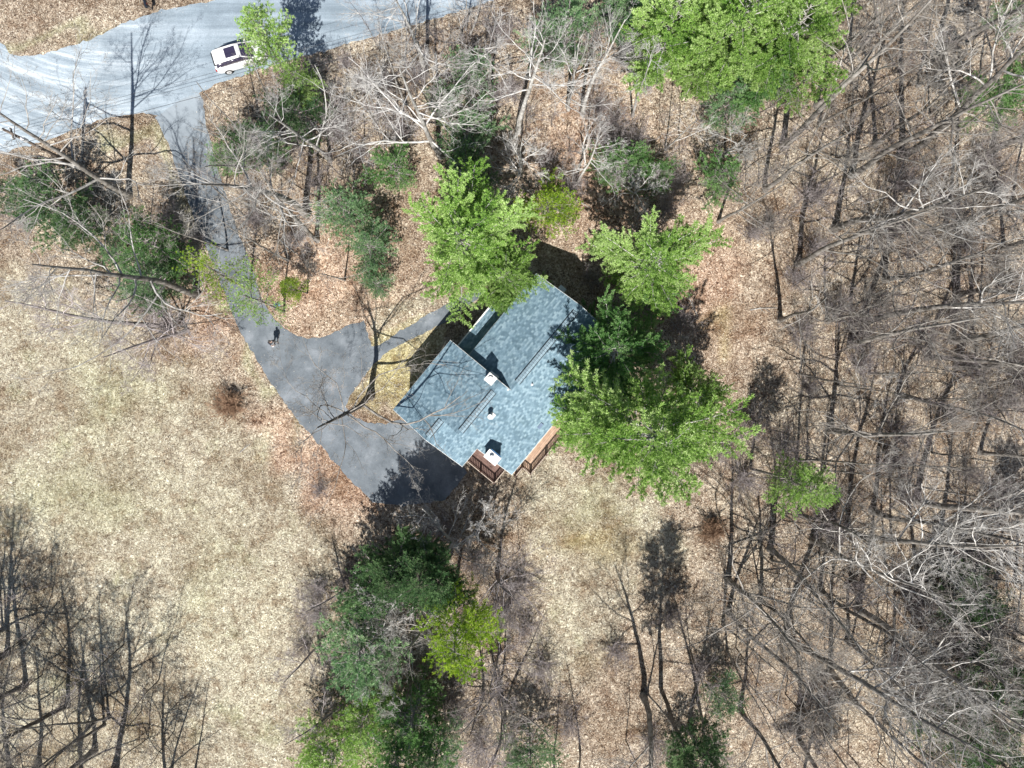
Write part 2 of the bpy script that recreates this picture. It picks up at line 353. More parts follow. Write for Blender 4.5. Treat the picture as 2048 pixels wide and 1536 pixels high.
# ------------------------------------------------------------ loose litter: leaves and dry grass (uncountable)
A50 = math.atan2(0.7715, 0.6363); ca5, sa5 = math.cos(A50), math.sin(A50)
def in_house(XY, pad=0.0):
    a = XY[:, 0] * ca5 + XY[:, 1] * sa5; lb = -XY[:, 0] * sa5 + XY[:, 1] * ca5
    return (a > -7.3 - pad) & (a < 7.8 + pad) & (lb > -4.5 - pad) & (lb < 5.7 + pad)
def litter(name, n, kind, label):
    XY = np.column_stack([rng.uniform(-46, 46, n), rng.uniform(-35, 35, n)])
    g, yl, gr, pk = masks(XY); P = topx(XY)
    XYj = XY + rng.normal(0, 0.22, XY.shape)
    hard = inpoly(XYj, ROADW) | inpoly(XYj, DRIVEW) | in_house(XY)
    if kind == 'leaf': keep = rng.uniform(0, 1, n) < (1.05 - 0.85 * g)
    else: keep = rng.uniform(0, 1, n) < (0.12 + 0.9 * g)
    edge = rng.uniform(0, 1, n) < (0.03 if kind == 'leaf' else 0.0)
    keep &= (~hard) | (edge & inpoly(XY, DRIVEW))
    keep &= rng.uniform(0, 1, n) < (0.65 + 0.5 * smooth_noise(XY, 0.7, 9)).clip(0.15, 1)
    XY = XY[keep]; pk = pk[keep]; n = len(XY)
    mv = smooth_noise(XY, 1.3, 21) * 0.16 + smooth_noise(XY, 0.45, 22) * 0.14
    th = rng.uniform(0, 2 * np.pi, n)
    if kind == 'leaf':
        L = rng.uniform(0.04, 0.085, n); Wd = L * rng.uniform(0.45, 0.8, n); tilt = rng.uniform(-0.7, 0.7, n); z0 = rng.uniform(0.018, 0.05, n); roll = rng.uniform(-0.7, 0.7, n)
    else:
        L = rng.uniform(0.07, 0.17, n); Wd = rng.uniform(0.015, 0.035, n); tilt = rng.uniform(0.05, 1.0, n); z0 = np.full(n, 0.02); roll = rng.uniform(-0.4, 0.4, n)
    u = np.stack([np.cos(th) * np.cos(tilt), np.sin(th) * np.cos(tilt), np.sin(tilt)], 1)
    s = np.stack([-np.sin(th) * np.cos(roll), np.cos(th) * np.cos(roll), np.sin(roll)], 1)
    C = np.column_stack([XY, z0 + L / 2 * np.abs(np.sin(tilt)) + Wd / 2 * np.abs(np.sin(roll))])
    hl = (L / 2)[:, None] * u; hw = (Wd / 2)[:, None] * s
    V = np.stack([C - hl, C + hw * 1.0, C + hl, C - hw * 1.0], 1).reshape(-1, 3)
    me = quads_mesh(name, V, np.arange(4 * n).reshape(n, 4))
    a = me.attributes.new('tint', 'FLOAT', 'POINT')
    t = (rng.uniform(0, 1, n) ** 0.85 + mv).clip(0, 1); az_ = me.attributes.new('zone', 'FLOAT', 'POINT'); az_.data.foreach_set('value', np.repeat(pk, 4).astype(np.float32)); a.data.foreach_set('value', np.repeat(t, 4).astype(np.float32))
    m, nt, b = newmat(name, 0.85, 0.2); at = N(nt, 'ShaderNodeAttribute', attribute_name='tint')
    if kind == 'leaf': st = [(0.0, (0.035, 0.025, 0.02)), (0.25, (0.17, 0.12, 0.09)), (0.5, (0.38, 0.315, 0.245)), (0.85, (0.76, 0.70, 0.59))]
    else: st = [(0.0, (0.06, 0.045, 0.035)), (0.25, (0.25, 0.215, 0.155)), (0.5, (0.46, 0.425, 0.33)), (0.85, (0.78, 0.765, 0.66))]
    c = ramp(nt, at.outputs['Fac'], st)
    if kind == 'leaf':
        az2 = N(nt, 'ShaderNodeAttribute', attribute_name='zone')
        c = mix(nt, az2.outputs['Fac'], c, ramp(nt, at.outputs['Fac'], [(0.0, (0.08, 0.045, 0.032)), (0.3, (0.25, 0.155, 0.11)), (0.6, (0.55, 0.39, 0.29)), (0.95, (0.85, 0.73, 0.62))]))
    nt.links.new(c, b.inputs['Base Color'])
    return tag(link(name, me, m), label, 'leaves' if kind == 'leaf' else 'grass', kind='stuff')
litter('fallen_leaves', 420000, 'leaf', 'tan and rust dead leaves carpeting the woodland floor')
litter('dry_grass', 330000, 'grass', 'pale straw coloured winter grass over the open field and yard')

# ------------------------------------------------------------ tree geometry
def tube(Vs, Fs, pts, rad, k, base):
    pts = np.asarray(pts); n = len(pts)
    d = np.gradient(pts, axis=0); d /= (np.linalg.norm(d, axis=1)[:, None] + 1e-9)
    ref = np.array([0.0, 0, 1]) if abs(d[0, 2]) < 0.9 else np.array([1.0, 0, 0])
    u = np.cross(d, ref); u /= (np.linalg.norm(u, axis=1)[:, None] + 1e-9); v = np.cross(d, u)
    th = np.arange(k) * 2 * np.pi / k
    ring = pts[:, None, :] + (u[:, None, :] * np.cos(th)[None, :, None] + v[:, None, :] * np.sin(th)[None, :, None]) * np.asarray(rad)[:, None, None]
    Vs.append(ring.reshape(-1, 3))
    i = np.arange(n - 1)[:, None] * k; j = np.arange(k)[None, :]; j2 = (j + 1) % k
    Fs.append((np.stack([i + j, i + j2, i + k + j2, i + k + j], -1) + base).reshape(-1, 4))
    return base + n * k
class TM:
    def __init__(s): s.V = []; s.F = []; s.b = 0
    def add(s, pts, rad, k): s.b = tube(s.V, s.F, pts, rad, k, s.b)
    def mesh(s, name): return quads_mesh(name, np.concatenate(s.V), np.concatenate(s.F))
def unit(v): return v / (np.linalg.norm(v) + 1e-9)
def perp(d, r):
    a = r.normal(0, 1, 3); a -= d * a.dot(d); return unit(a)
def branch_line(p, d, L, n, wob, up, r):
    pts = [p]; step = L / n
    for i in range(n):
        d = unit(d + r.normal(0, wob, 3) + np.array([0, 0, up])); pts.append(pts[-1] + d * step)
    return np.array(pts), d

def bare_tree(seed, h=18.0, r0=0.2, fork=0.45, nl=11, spread=0.75, wob=0.17, side=None, dens=1.0, twig=0.0075, stems=1):
    """leafless hardwood: trunk mesh, branch mesh"""
    r = np.random.default_rng(seed); T = TM(); B = TM()
    def grow(p, d, L, rad, lev):
        seg = {1: 7, 2: 5, 3: 4, 4: 3}[lev]
        pts, _ = branch_line(p, d, L, seg, wob * (1.0 if lev < 3 else 1.25), 0.05 if lev < 3 else 0.03, r)
        tt = np.linspace(0, 1, len(pts)); rr = np.maximum(rad * (1 - 0.75 * tt), twig * 0.6)
        B.add(pts, rr, 5 if lev == 1 else (4 if lev == 2 else 3))
        if lev == 4: return
        nc = {1: 7.5, 2: 5.5, 3: 3.9}[lev] * dens; nc = int(nc + r.uniform())
        for _ in range(nc):
            t = r.uniform(0.22, 1.0) if lev < 3 else r.uniform(0.15, 1.0)
            f = t * (len(pts) - 1); i = min(int(f), len(pts) - 2); q = pts[i] + (pts[i + 1] - pts[i]) * (f - i)
            dd = unit(pts[i + 1] - pts[i]); a = r.uniform(0.45, 1.0)
            nd = unit(dd * math.cos(a) + perp(dd, r) * math.sin(a))
            ll = L * (1.05 - 0.55 * t) * r.uniform(0.38, 0.62)
            grow(q, nd, ll, max(rad * (1 - 0.75 * t) * r.uniform(0.45, 0.7), twig), lev + 1)
    for s in range(stems):
        d0 = unit(np.array([0, 0, 1.0]) + r.normal(0, 0.03 if stems == 1 else 0.22, 3))
        base = np.array([0, 0, -0.1]) if stems == 1 else np.append(r.normal(0, 0.25, 2), -0.1)
        hh = h * (1 if stems == 1 else r.uniform(0.75, 1.0)); n = 12
        pts, _ = branch_line(base, d0, hh * 0.95, n, 0.045, 0.03, r)
        tt = np.linspace(0, 1, n + 1); rad = r0 * (1 - 0.85 * tt) + 0.01; rad[0] *= 1.5
        T.add(pts, rad, 8)
        for k in range(int(nl * (1 if stems == 1 else 0.6))):
            t = fork + (0.98 - fork) * ((k + r.uniform()) / nl) if r.uniform() > 0.12 else r.uniform(fork * 0.5, fork)
            t = min(t, 0.97)
            f = t * n; i = min(int(f), n - 1); q = pts[i] + (pts[i + 1] - pts[i]) * (f - i)
            az = r.uniform(0, 2 * np.pi)
            if side is not None and r.uniform() < 0.65: az = side + r.normal(0, 0.6)
            el = r.uniform(0.35, 0.95) * (1.25 - spread * 0.6)
            nd = np.array([math.cos(az) * math.cos(el), math.sin(az) * math.cos(el), math.sin(el)])
            L = hh * (0.46 - 0.30 * (t - fork) / (1 - fork)) * spread * r.uniform(0.75, 1.15)
            grow(q, nd, L, (r0 * (1 - 0.85 * t) + 0.012) * r.uniform(0.32, 0.55), 1)
    return T.mesh('trunk'), B.mesh('branches')

def sapling(seed, h=8.0, r0=0.045):
    r = np.random.default_rng(seed); T = TM(); B = TM(); n = 9
    pts, _ = branch_line(np.array([0, 0, -0.05]), unit(np.array([0, 0, 1.0]) + r.normal(0, 0.06, 3)), h, n, 0.06, 0.03, r)
    T.add(pts, r0 * (1 - 0.85 * np.linspace(0, 1, n + 1)) + 0.004, 5)
    for k in range(26):
        t = r.uniform(0.25, 0.98); f = t * n; i = min(int(f), n - 1); q = pts[i] + (pts[i + 1] - pts[i]) * (f - i)
        az = r.uniform(0, 6.28); el = r.uniform(0.2, 0.9); d = np.array([math.cos(az) * math.cos(el), math.sin(az) * math.cos(el), math.sin(el)])
        L = h * 0.26 * (1.15 - t) * r.uniform(0.6, 1.3) + 0.3
        p2, _ = branch_line(q, d, L, 4, 0.16, 0.05, r); B.add(p2, 0.014 * (1 - 0.7 * np.linspace(0, 1, 5)), 3)
        for _ in range(4):
            j = r.integers(1, 4); dd = unit(p2[j + 1] - p2[j]); a = r.uniform(0.4, 1.0)
            p3, _ = branch_line(p2[j], unit(dd * math.cos(a) + perp(dd, r) * math.sin(a)), L * r.uniform(0.25, 0.5), 3, 0.2, 0.03, r)
            B.add(p3, np.full(4, 0.007), 3)
    return T.mesh('trunk'), B.mesh('branches')

def twig_shrub(seed, rad=2.2, h=3.2, ns=26):
    r = np.random.default_rng(seed); T = TM(); B = TM()
    for s in range(ns):
        az = r.uniform(0, 6.28); el = r.uniform(0.55, 1.45); d = np.array([math.cos(az) * math.cos(el), math.sin(az) * math.cos(el), math.sin(el)])
        base = np.append(r.normal(0, 0.22, 2), -0.05); L = r.uniform(0.6, 1.1) * math.hypot(rad * math.cos(el), h * math.sin(el))
        pts, _ = branch_line(base, d, L, 6, 0.12, 0.03, r); T.add(pts, 0.022 * (1 - 0.75 * np.linspace(0, 1, 7)), 4)
        for _ in range(9):
            j = r.integers(1, 6); dd = unit(pts[j + 1] - pts[j]); a = r.uniform(0.4, 1.1)
            p2, _ = branch_line(pts[j], unit(dd * math.cos(a) + perp(dd, r) * math.sin(a)), L * r.uniform(0.2, 0.45), 3, 0.2, 0.03, r); B.add(p2, 0.010 * (1 - 0.6 * np.linspace(0, 1, 4)), 3)
            for _ in range(3):
                k = r.integers(0, 3); dd = unit(p2[k + 1] - p2[k]); a = r.uniform(0.4, 1.1)
                p3, _ = branch_line(p2[k], unit(dd * math.cos(a) + perp(dd, r) * math.sin(a)), L * r.uniform(0.08, 0.2), 2, 0.2, 0.02, r); B.add(p3, np.full(3, 0.006), 3)
    return T.mesh('stems'), B.mesh('twigs')

def tufts_mesh(name, C, D, r, nb=9, L=0.17, Wd=0.04, tint=None):
    """needle tufts: nb blades fanned round direction D at each centre C"""
    n = len(C); C = np.repeat(C, nb, 0); D = np.repeat(D, nb, 0)
    d = D + r.normal(0, 0.55, D.shape); d /= np.linalg.norm(d, axis=1)[:, None]
    s = np.cross(d, r.normal(0, 1, d.shape)); s /= (np.linalg.norm(s, axis=1)[:, None] + 1e-9)
    LL = (L * r.uniform(0.6, 1.25, len(C)))[:, None]; WW = (Wd * r.uniform(0.7, 1.3, len(C)))[:, None]
    o = C + d * 0.02
    V = np.stack([o, o + d * LL * 0.55 + s * WW, o + d * LL, o + d * LL * 0.55 - s * WW], 1).reshape(-1, 3)
    me = quads_mesh(name, V, np.arange(len(V)).reshape(-1, 4))
    t = np.repeat(tint if tint is not None else r.uniform(0.2, 0.8, n), nb) + r.normal(0, 0.16, n * nb)
    a = me.attributes.new('tint', 'FLOAT', 'POINT'); a.data.foreach_set('value', np.repeat(t.clip(0, 1), 4).astype(np.float32))
    return me

def conifer(seed, h=14.0, rad=4.0, low=0.25, r0=0.18, whorls=13, per=6, gap=0.15, droop=0.0, tuft=1.0, irregular=0.3, Lb=0.19, Wb=0.018):
    r = np.random.default_rng(seed); T = TM(); B = TM(); C = []; D = []; TI = []
    n = 12; pts, _ = branch_line(np.array([0, 0, -0.1]), np.array([0, 0, 1.0]), h, n, 0.025, 0.04, r)
    T.add(pts, r0 * (1 - 0.9 * np.linspace(0, 1, n + 1)) + 0.012, 8)
    def at(t): f = min(t, 0.999) * n; i = int(f); return pts[i] + (pts[i + 1] - pts[i]) * (f - i)
    sect = r.uniform(1 - irregular, 1 + irregular * 0.7, 9)
    for wi in range(whorls):
        t = low + (0.99 - low) * (wi / (whorls - 1)) ** 0.9
        prof = math.sin(math.pi * min(1, 0.30 + 0.70 * (t - low) / (1 - low))) ** 0.8 if t < 0.995 else 0.1
        Lw = rad * max(prof, 0.12)
        az0 = r.uniform(0, 6.28)
        for k in range(per):
            if r.uniform() < gap: continue
            az = az0 + k * 6.283 / per + r.normal(0, 0.22)
            L = Lw * sect[int(az / 6.283 * 9) % 9] * r.uniform(0.75, 1.15)
            el = 0.10 + 0.55 * (t - low) / (1 - low) - droop + r.normal(0, 0.1)
            d = np.array([math.cos(az) * math.cos(el), math.sin(az) * math.cos(el), math.sin(el)])
            tint = r.uniform(0.25, 0.75)
            p, _ = branch_line(at(t + r.normal(0, 0.008)), d, L, 6, 0.09, 0.035, r)
            B.add(p, 0.045 * (L / 4 + 0.2) * (1 - 0.85 * np.linspace(0, 1, 7)) + 0.004, 4)
            nt_ = max(3, int(L * 3.4))
            for s in range(nt_):
                tt = 0.22 + 0.78 * (s + r.uniform()) / nt_; f = min(tt, 0.999) * 6; i = int(f); q = p[i] + (p[i + 1] - p[i]) * (f - i)
                dd = unit(p[i + 1] - p[i]); lat = unit(np.cross(dd, [0, 0, 1.0])) * (1 if s % 2 else -1)
                sd = unit(dd * r.uniform(0.8, 1.2) + lat * r.uniform(0.6, 1.0) + np.array([0, 0, r.uniform(-0.05, 0.2)]))
                sl = L * 0.34 * (1.15 - 0.7 * tt) * r.uniform(0.6, 1.3) + 0.18
                q2, _ = branch_line(q, sd, sl, 3, 0.12, 0.04, r); B.add(q2, 0.010 * (1 - 0.6 * np.linspace(0, 1, 4)), 3)
                m_ = max(2, int(sl * 7.5 * tuft))
                for e in range(m_):
                    te = (e + 0.6) / m_; g = min(te, 0.999) * 3; j = int(g); c = q2[j] + (q2[j + 1] - q2[j]) * (g - j)
                    C.append(c + r.normal(0, 0.045, 3)); D.append(unit(unit(q2[j + 1] - q2[j]) + np.array([0, 0, 0.45]))); TI.append(tint + 0.22 * (te - 0.4) + r.normal(0, 0.06))
    C.append(pts[-1]); D.append(np.array([0, 0, 1.0])); TI.append(0.5)
    crown = tufts_mesh('crown', np.array(C), np.array(D), r, 14, Lb, Wb, np.array(TI))
    return T.mesh('trunk'), B.mesh('branches'), crown

PROTO = {}
M['bark_rust'] = bark_mat('stems_rust_brown', (0.19, 0.115, 0.075), (0.38, 0.26, 0.175))
def setmats(meshes, mats):
    for m, k in zip(meshes, mats): m.materials.append(M[k])
    return meshes
for i, kw in enumerate([dict(h=20, r0=.28, fork=.5, nl=14, spread=.8, wob=.14), dict(h=19, r0=.26, fork=.42, nl=15, spread=.9, wob=.16), dict(h=22, r0=.30, fork=.52, nl=13, spread=.72, wob=.13),
                        dict(h=17, r0=.25, fork=.38, nl=15, spread=1.0, wob=.18), dict(h=18, r0=.22, fork=.5, nl=11, spread=.65, wob=.13), dict(h=15, r0=.2, fork=.3, nl=15, spread=1.0, wob=.2)]):
    PROTO['oak%d' % i] = setmats(bare_tree(100 + i, **kw), ('bark', 'bark'))
for i in range(2): PROTO['vase%d' % i] = setmats(bare_tree(135 + i, h=22, r0=.27, fork=.4, nl=20, spread=.72, wob=.14, dens=1.2, twig=.0105), ('bark_dark', 'bark'))
PROTO['star'] = setmats(bare_tree(131, h=15, r0=.30, fork=.62, nl=15, spread=1.25, wob=.27, dens=1.0), ('bark_dark', 'bark'))
for i in range(3): PROTO['pole%d' % i] = setmats(bare_tree(150 + i, h=15, r0=.10, fork=.5, nl=9, spread=.55, dens=.75, twig=.008), ('bark', 'bark'))
for i in range(2): PROTO['clump%d' % i] = setmats(bare_tree(170 + i, h=13, r0=.12, fork=.35, nl=10, spread=.8, stems=3, dens=.8), ('bark', 'bark'))
for i in range(3): PROTO['fan%d' % i] = setmats(bare_tree(180 + i, h=9, r0=.13, fork=.16, nl=13, spread=1.15, wob=.16, dens=1.15, twig=.007), ('bark_twig', 'bark_twig'))
for i in range(4): PROTO['sap%d' % i] = setmats(sapling(200 + i, 7 + i * 1.2), ('bark_dark', 'bark_twig'))
for i in range(3): PROTO['shrub%d' % i] = setmats(twig_shrub(220 + i), ('bark_twig', 'bark_twig'))
for i in range(4): PROTO['pine%d' % i] = setmats(conifer(240 + i, 15, 4.8, low=.32, whorls=12, per=6, tuft=1.5, gap=.06, irregular=.4, Lb=.21, Wb=.022), ('bark', 'bark_pale', 'fol_bright'))
for i in range(3): PROTO['young%d' % i] = setmats(conifer(260 + i, 7, 2.6, low=.10, r0=.07, whorls=11, per=6, gap=.22, tuft=1.1, irregular=.45), ('bark', 'bark_twig', 'fol_mid'))
for i in range(2): PROTO['sparse%d' % i] = setmats(conifer(270 + i, 14, 2.9, low=.35, r0=.15, whorls=13, per=6, gap=.15, tuft=1.3, irregular=.4), ('bark', 'bark', 'fol_bright'))
PROTO['mound'] = setmats(twig_shrub(230, 1.7, 1.1, 90), ('bark_rust', 'bark_rust'))
PROTO['sparse9'] = setmats(conifer(275, 14, 2.9, low=.35, r0=.13, whorls=11, per=5, gap=.42, tuft=.55, irregular=.5), ('bark', 'bark', 'fol_bright'))
for i in range(2): PROTO['tall%d' % i] = setmats(conifer(280 + i, 19, 3.1, low=.52, r0=.19, whorls=11, per=7, gap=.08, tuft=1.25, irregular=.35), ('bark_dark', 'bark_dark', 'fol_dark'))

ZC = {'pine': 9.8, 'youn': 3.7, 'spar': 9.0, 'tall': 14.0}
def grow_at(kind, name, px, py, zref, label, cat, group=None, scale=1.0, rz=None, lean=(0, 0), mats=None, sz=None):
    if zref: zref = ZC[kind[:4]] * scale
    p = W(px, py, zref); r = empty(name, (p.x, p.y, 0), 0)
    r.rotation_euler = (lean[1], lean[0], 0)   # lean given as (towards +x, towards -y)
    tag(r, label, cat, group)
    rz = random.uniform(0, 6.283) if rz is None else rz
    ms = PROTO[kind]; s = scale
    for i, m in enumerate(ms):
        o = bpy.data.objects.new(m.name.split('.')[0], m); COL.objects.link(o); o.parent = r
        o.rotation_euler = (0, 0, rz); o.scale = (s, s, s if sz is None else sz)
        if mats and mats[i]:
            o.material_slots[0].link = 'OBJECT'; o.material_slots[0].material = M[mats[i]]
    return r

# ------------------------------------------------------------ house (local x runs along the ridges to the north-east, local y across them)
EAVE = 5.2; SL = 0.45
def shingle_mat():
    m, nt, b = newmat('shingles', 0.85, 0.25); L = nt.links.new
    tc = N(nt, 'ShaderNodeTexCoord'); P = tc.outputs['Object']
    s_ = N(nt, 'ShaderNodeSeparateXYZ'); L(P, s_.inputs[0])
    def mth(op, a, b=None):
        q = N(nt, 'ShaderNodeMath', operation=op)
        for k, v in ((0, a), (1, b)):
            if v is None: continue
            if isinstance(v, (int, float)): q.inputs[k].default_value = v
            else: L(v, q.inputs[k])
        return q.outputs[0]
    yr = mth('DIVIDE', s_.outputs[1], 0.145); row = mth('FLOOR', yr); fr = mth('SUBTRACT', yr, row)
    xo = mth('ADD', mth('DIVIDE', s_.outputs[0], 0.22), mth('MULTIPLY', row, 0.383)); colx = mth('FLOOR', xo); fx = mth('SUBTRACT', xo, colx)
    cb = N(nt, 'ShaderNodeCombineXYZ'); L(colx, cb.inputs[0]); L(row, cb.inputs[1])
    wn = N(nt, 'ShaderNodeTexWhiteNoise'); wn.noise_dimensions = '2D'; L(cb.outputs[0], wn.inputs['Vector'])
    n = N(nt, 'ShaderNodeTexNoise', i_Scale=9.0, i_Detail=3.0, i_Roughness=0.7); L(P, n.inputs['Vector'])
    n2 = N(nt, 'ShaderNodeTexNoise', i_Scale=0.35, i_Detail=4.0); L(P, n2.inputs['Vector'])
    c = N(nt, 'ShaderNodeMath', operation='ADD'); L(mth('MULTIPLY', wn.outputs['Value'], 0.55), c.inputs[0]); L(mth('MULTIPLY', n.outputs[0], 0.45), c.inputs[1])
    col = ramp(nt, c.outputs[0], [(0.12, (0.08, 0.13, 0.168)), (0.4, (0.122, 0.19, 0.24)), (0.62, (0.17, 0.25, 0.305)), (0.85, (0.26, 0.35, 0.405))])
    col = mix(nt, 1.0, col, ramp(nt, n2.outputs[0], [(0.3, (0.90, 0.92, 0.93)), (0.7, (1.1, 1.09, 1.07))]), 'MULTIPLY')
    n4 = N(nt, 'ShaderNodeTexNoise', i_Scale=0.9, i_Detail=8.0, i_Roughness=0.7); mp4 = N(nt, 'ShaderNodeMapping'); mp4.inputs['Scale'].default_value = (2.2, 0.5, 1); L(P, mp4.inputs[0]); L(mp4.outputs[0], n4.inputs['Vector'])
    col = mix(nt, 1.0, col, ramp(nt, n4.outputs[0], [(0.30, (0.80, 0.82, 0.80)), (0.48, (1, 1, 1)), (0.7, (1.06, 1.06, 1.06))]), 'MULTIPLY')
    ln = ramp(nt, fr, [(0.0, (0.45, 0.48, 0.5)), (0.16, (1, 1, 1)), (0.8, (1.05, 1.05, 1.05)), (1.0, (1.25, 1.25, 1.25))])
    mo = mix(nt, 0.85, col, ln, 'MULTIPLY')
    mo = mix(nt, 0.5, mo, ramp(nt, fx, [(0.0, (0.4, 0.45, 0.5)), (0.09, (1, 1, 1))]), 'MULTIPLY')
    L(mo, b.inputs['Base Color'])
    bp = N(nt, 'ShaderNodeBump', i_Strength=0.7, i_Distance=0.02); L(c.outputs[0], bp.inputs['Height']); L(bp.outputs[0], b.inputs['Normal'])
    return m
M['shingle'] = shingle_mat()
M['fascia'] = simple('white_trim', (0.72, 0.72, 0.70), 0.5, 0.4, 0.05)
M['ventcap'] = simple('ridge_vent', (0.21, 0.285, 0.335), 0.85, 0.2, 0.2, 9)
M['black'] = simple('black_joint', (0.02, 0.022, 0.025), 0.8, 0.2)
def siding_mat():
    m, nt, b = newmat('siding', 0.6, 0.3); L = nt.links.new
    tc = N(nt, 'ShaderNodeTexCoord'); s = N(nt, 'ShaderNodeSeparateXYZ'); L(tc.outputs['Object'], s.inputs[0])
    k = N(nt, 'ShaderNodeMath', operation='MULTIPLY', i_1=8.5); L(s.outputs[2], k.inputs[0])
    f = N(nt, 'ShaderNodeMath', operation='FRACT'); L(k.outputs[0], f.inputs[0])
    L(ramp(nt, f.outputs[0], [(0.0, (0.18, 0.17, 0.15)), (0.1, (0.42, 0.40, 0.36)), (1.0, (0.46, 0.44, 0.40))]), b.inputs['Base Color'])
    bp = N(nt, 'ShaderNodeBump', i_Strength=0.6, i_Distance=0.02); L(f.outputs[0], bp.inputs['Height']); L(bp.outputs[0], b.inputs['Normal'])
    return m
M['siding'] = siding_mat()
M['found'] = simple('foundation', (0.32, 0.31, 0.30), 0.9, 0.2, 0.15, 4)
def deckwood(name, c1, c2, rot):
    m, nt, b = newmat(name, 0.75, 0.25); L = nt.links.new
    tc = N(nt, 'ShaderNodeTexCoord'); mp = N(nt, 'ShaderNodeMapping'); mp.inputs['Rotation'].default_value = (0, 0, rot); L(tc.outputs['Object'], mp.inputs[0])
    br = N(nt, 'ShaderNodeTexBrick', offset=0.4)
    for k, v in (('Scale', 1.0), ('Mortar Size', 0.008), ('Bias', 0.0), ('Brick Width', 2.6), ('Row Height', 0.15)): br.inputs[k].default_value = v
    br.inputs['Color1'].default_value = (*c1, 1); br.inputs['Color2'].default_value = (*c2, 1); br.inputs['Mortar'].default_value = (0.02, 0.015, 0.012, 1)
    L(mp.outputs[0], br.inputs['Vector'])
    n = N(nt, 'ShaderNodeTexNoise', i_Scale=3.0, i_Detail=5.0); L(tc.outputs['Object'], n.inputs['Vector'])
    L(mix(nt, 0.7, br.outputs['Color'], ramp(nt, n.outputs[0], [(0.3, (0.65, 0.65, 0.65)), (0.7, (1.2, 1.2, 1.2))]), 'MULTIPLY'), b.inputs['Base Color'])
    return m
M['deck_new'] = deckwood('deck_boards_tan', (0.38, 0.255, 0.18), (0.50, 0.355, 0.265), 0)
M['deck_old'] = deckwood('deck_boards_brown', (0.12, 0.07, 0.058), (0.19, 0.12, 0.10), math.pi / 2)
M['rail'] = simple('rail_wood', (0.085, 0.045, 0.035), 0.7, 0.3, 0.25, 6)
M['railtop'] = simple('rail_pale_edge', (0.52, 0.46, 0.38), 0.7, 0.3, 0.2, 6)
M['glass'], _nt, _b = newmat('window_glass', 0.06, 0.6); _b.inputs['Base Color'].default_value = (0.03, 0.04, 0.05, 1)
M['metal_cap'] = simple('cap_metal', (0.74, 0.71, 0.68), 0.45, 0.5, 0.08, 4)
M['flue'] = simple('flue_metal', (0.60, 0.60, 0.60), 0.4, 0.5, 0.08, 4)

house = empty('house', (0, 0, 0), A50)
tag(house, 'L-shaped house with blue-grey shingled gable roofs at three ridge heights', 'house')
# walls
b_ = MB()
GH = [(-7.30, -1.0), (-7.30, 5.70), (-0.75, 5.70), (-0.75, 3.75), (7.75, 3.75), (7.75, -4.25), (-5.25, -4.25), (-5.25, -1.0)]
b_.poly(GH, 0.45, 5.12); b_.build('walls', M['siding'], house)
b_ = MB(); b_.poly([(x * 1.002, y * 1.002) for x, y in GH], -0.1, 0.46); b_.build('foundation', M['found'], house)
def gable_roof(name, x0, x1, yN, yS, vent):
    """yN > yS: local y of the two eaves; slab roof, closed gable triangles, rake trim, ridge vent as sub-parts"""
    ym = (yN + yS) / 2; rise = (yN - yS) / 2 * SL; th = 0.16
    bm = MB()
    V = []
    for x in (x0, x1):
        V += [(x, yS, EAVE), (x, ym, EAVE + rise), (x, yN, EAVE), (x, yN, EAVE - th), (x, ym, EAVE + rise - th), (x, yS, EAVE - th)]
    v = [bm.bm.verts.new(p) for p in V]
    for i in range(6): bm.bm.faces.new((v[i], v[(i + 1) % 6], v[6 + (i + 1) % 6], v[6 + i]))
    for k in (0, 6):
        bm.bm.faces.new([v[k + j] for j in (0, 1, 4, 5)]); bm.bm.faces.new([v[k + j] for j in (1, 2, 3, 4)])
    ro = bm.build(name, M['shingle'], house)
    return ro, ym, rise
def rake(parent, x, ya, za, yb, zb, w=0.025):
    za -= .045; zb -= .045
    ang = math.atan2(zb - za, yb - ya); L = math.hypot(yb - ya, zb - za)
    MB().box((x, (ya + yb) / 2, (za + zb) / 2), (w, L + 0.02, 0.17), rx=ang).build('trim', M['fascia'], parent)
def gutter(parent, x0, x1, y, z=EAVE - 0.10, w=0.05, h=0.13):
    MB().box(((x0 + x1) / 2, y, z), (x1 - x0, w, h)).build('trim', M['fascia'], parent)
YS = -4.60
mid, ym_m, rise_m = gable_roof('middle_roof', -5.60, -0.45, 6.03, YS, None)
mainr, ym_r, rise_r = gable_roof('main_roof', -0.448, 8.04, 4.12, YS, None)
gar, ym_g, rise_g = gable_roof('garage_roof', -7.62, -5.602, 6.03, -1.13, None)
# gable walls above the lower roofs (siding triangles)
def tri(name, x, pts, parent=house, th=0.10):
    bm = MB(); a = [bm.bm.verts.new((x - th / 2, y, z)) for y, z in pts]; b = [bm.bm.verts.new((x + th / 2, y, z)) for y, z in pts]; n = len(pts)
    bm.bm.faces.new(a); bm.bm.faces.new(b[::-1])
    for i in range(n): bm.bm.faces.new((a[i], b[i], b[(i + 1) % n], a[(i + 1) % n]))
    bm.build(name, M['siding'], parent)
def rz(y, yN, yS): return EAVE + min(yN - y, y - yS) * SL - 0.17
tri('gable_wall', -0.75, [(5.70, 5.10), (5.70, rz(5.70, 6.03, YS)), (ym_m, rz(ym_m, 6.03, YS)), (-4.2, rz(-4.2, 6.03, YS)), (-4.2, 5.10)])
tri('gable_wall', -5.30, [(5.70, 5.10), (5.70, rz(5.70, 6.03, YS)), (ym_m, rz(ym_m, 6.03, YS)), (-4.2, rz(-4.2, 6.03, YS)), (-4.2, 5.10)])
tri('gable_wall', 7.68, [(3.72, 5.10), (3.72, rz(3.72, 4.12, YS)), (ym_r, rz(ym_r, 4.12, YS)), (-4.2, rz(-4.2, 4.12, YS)), (-4.2, 5.10)])
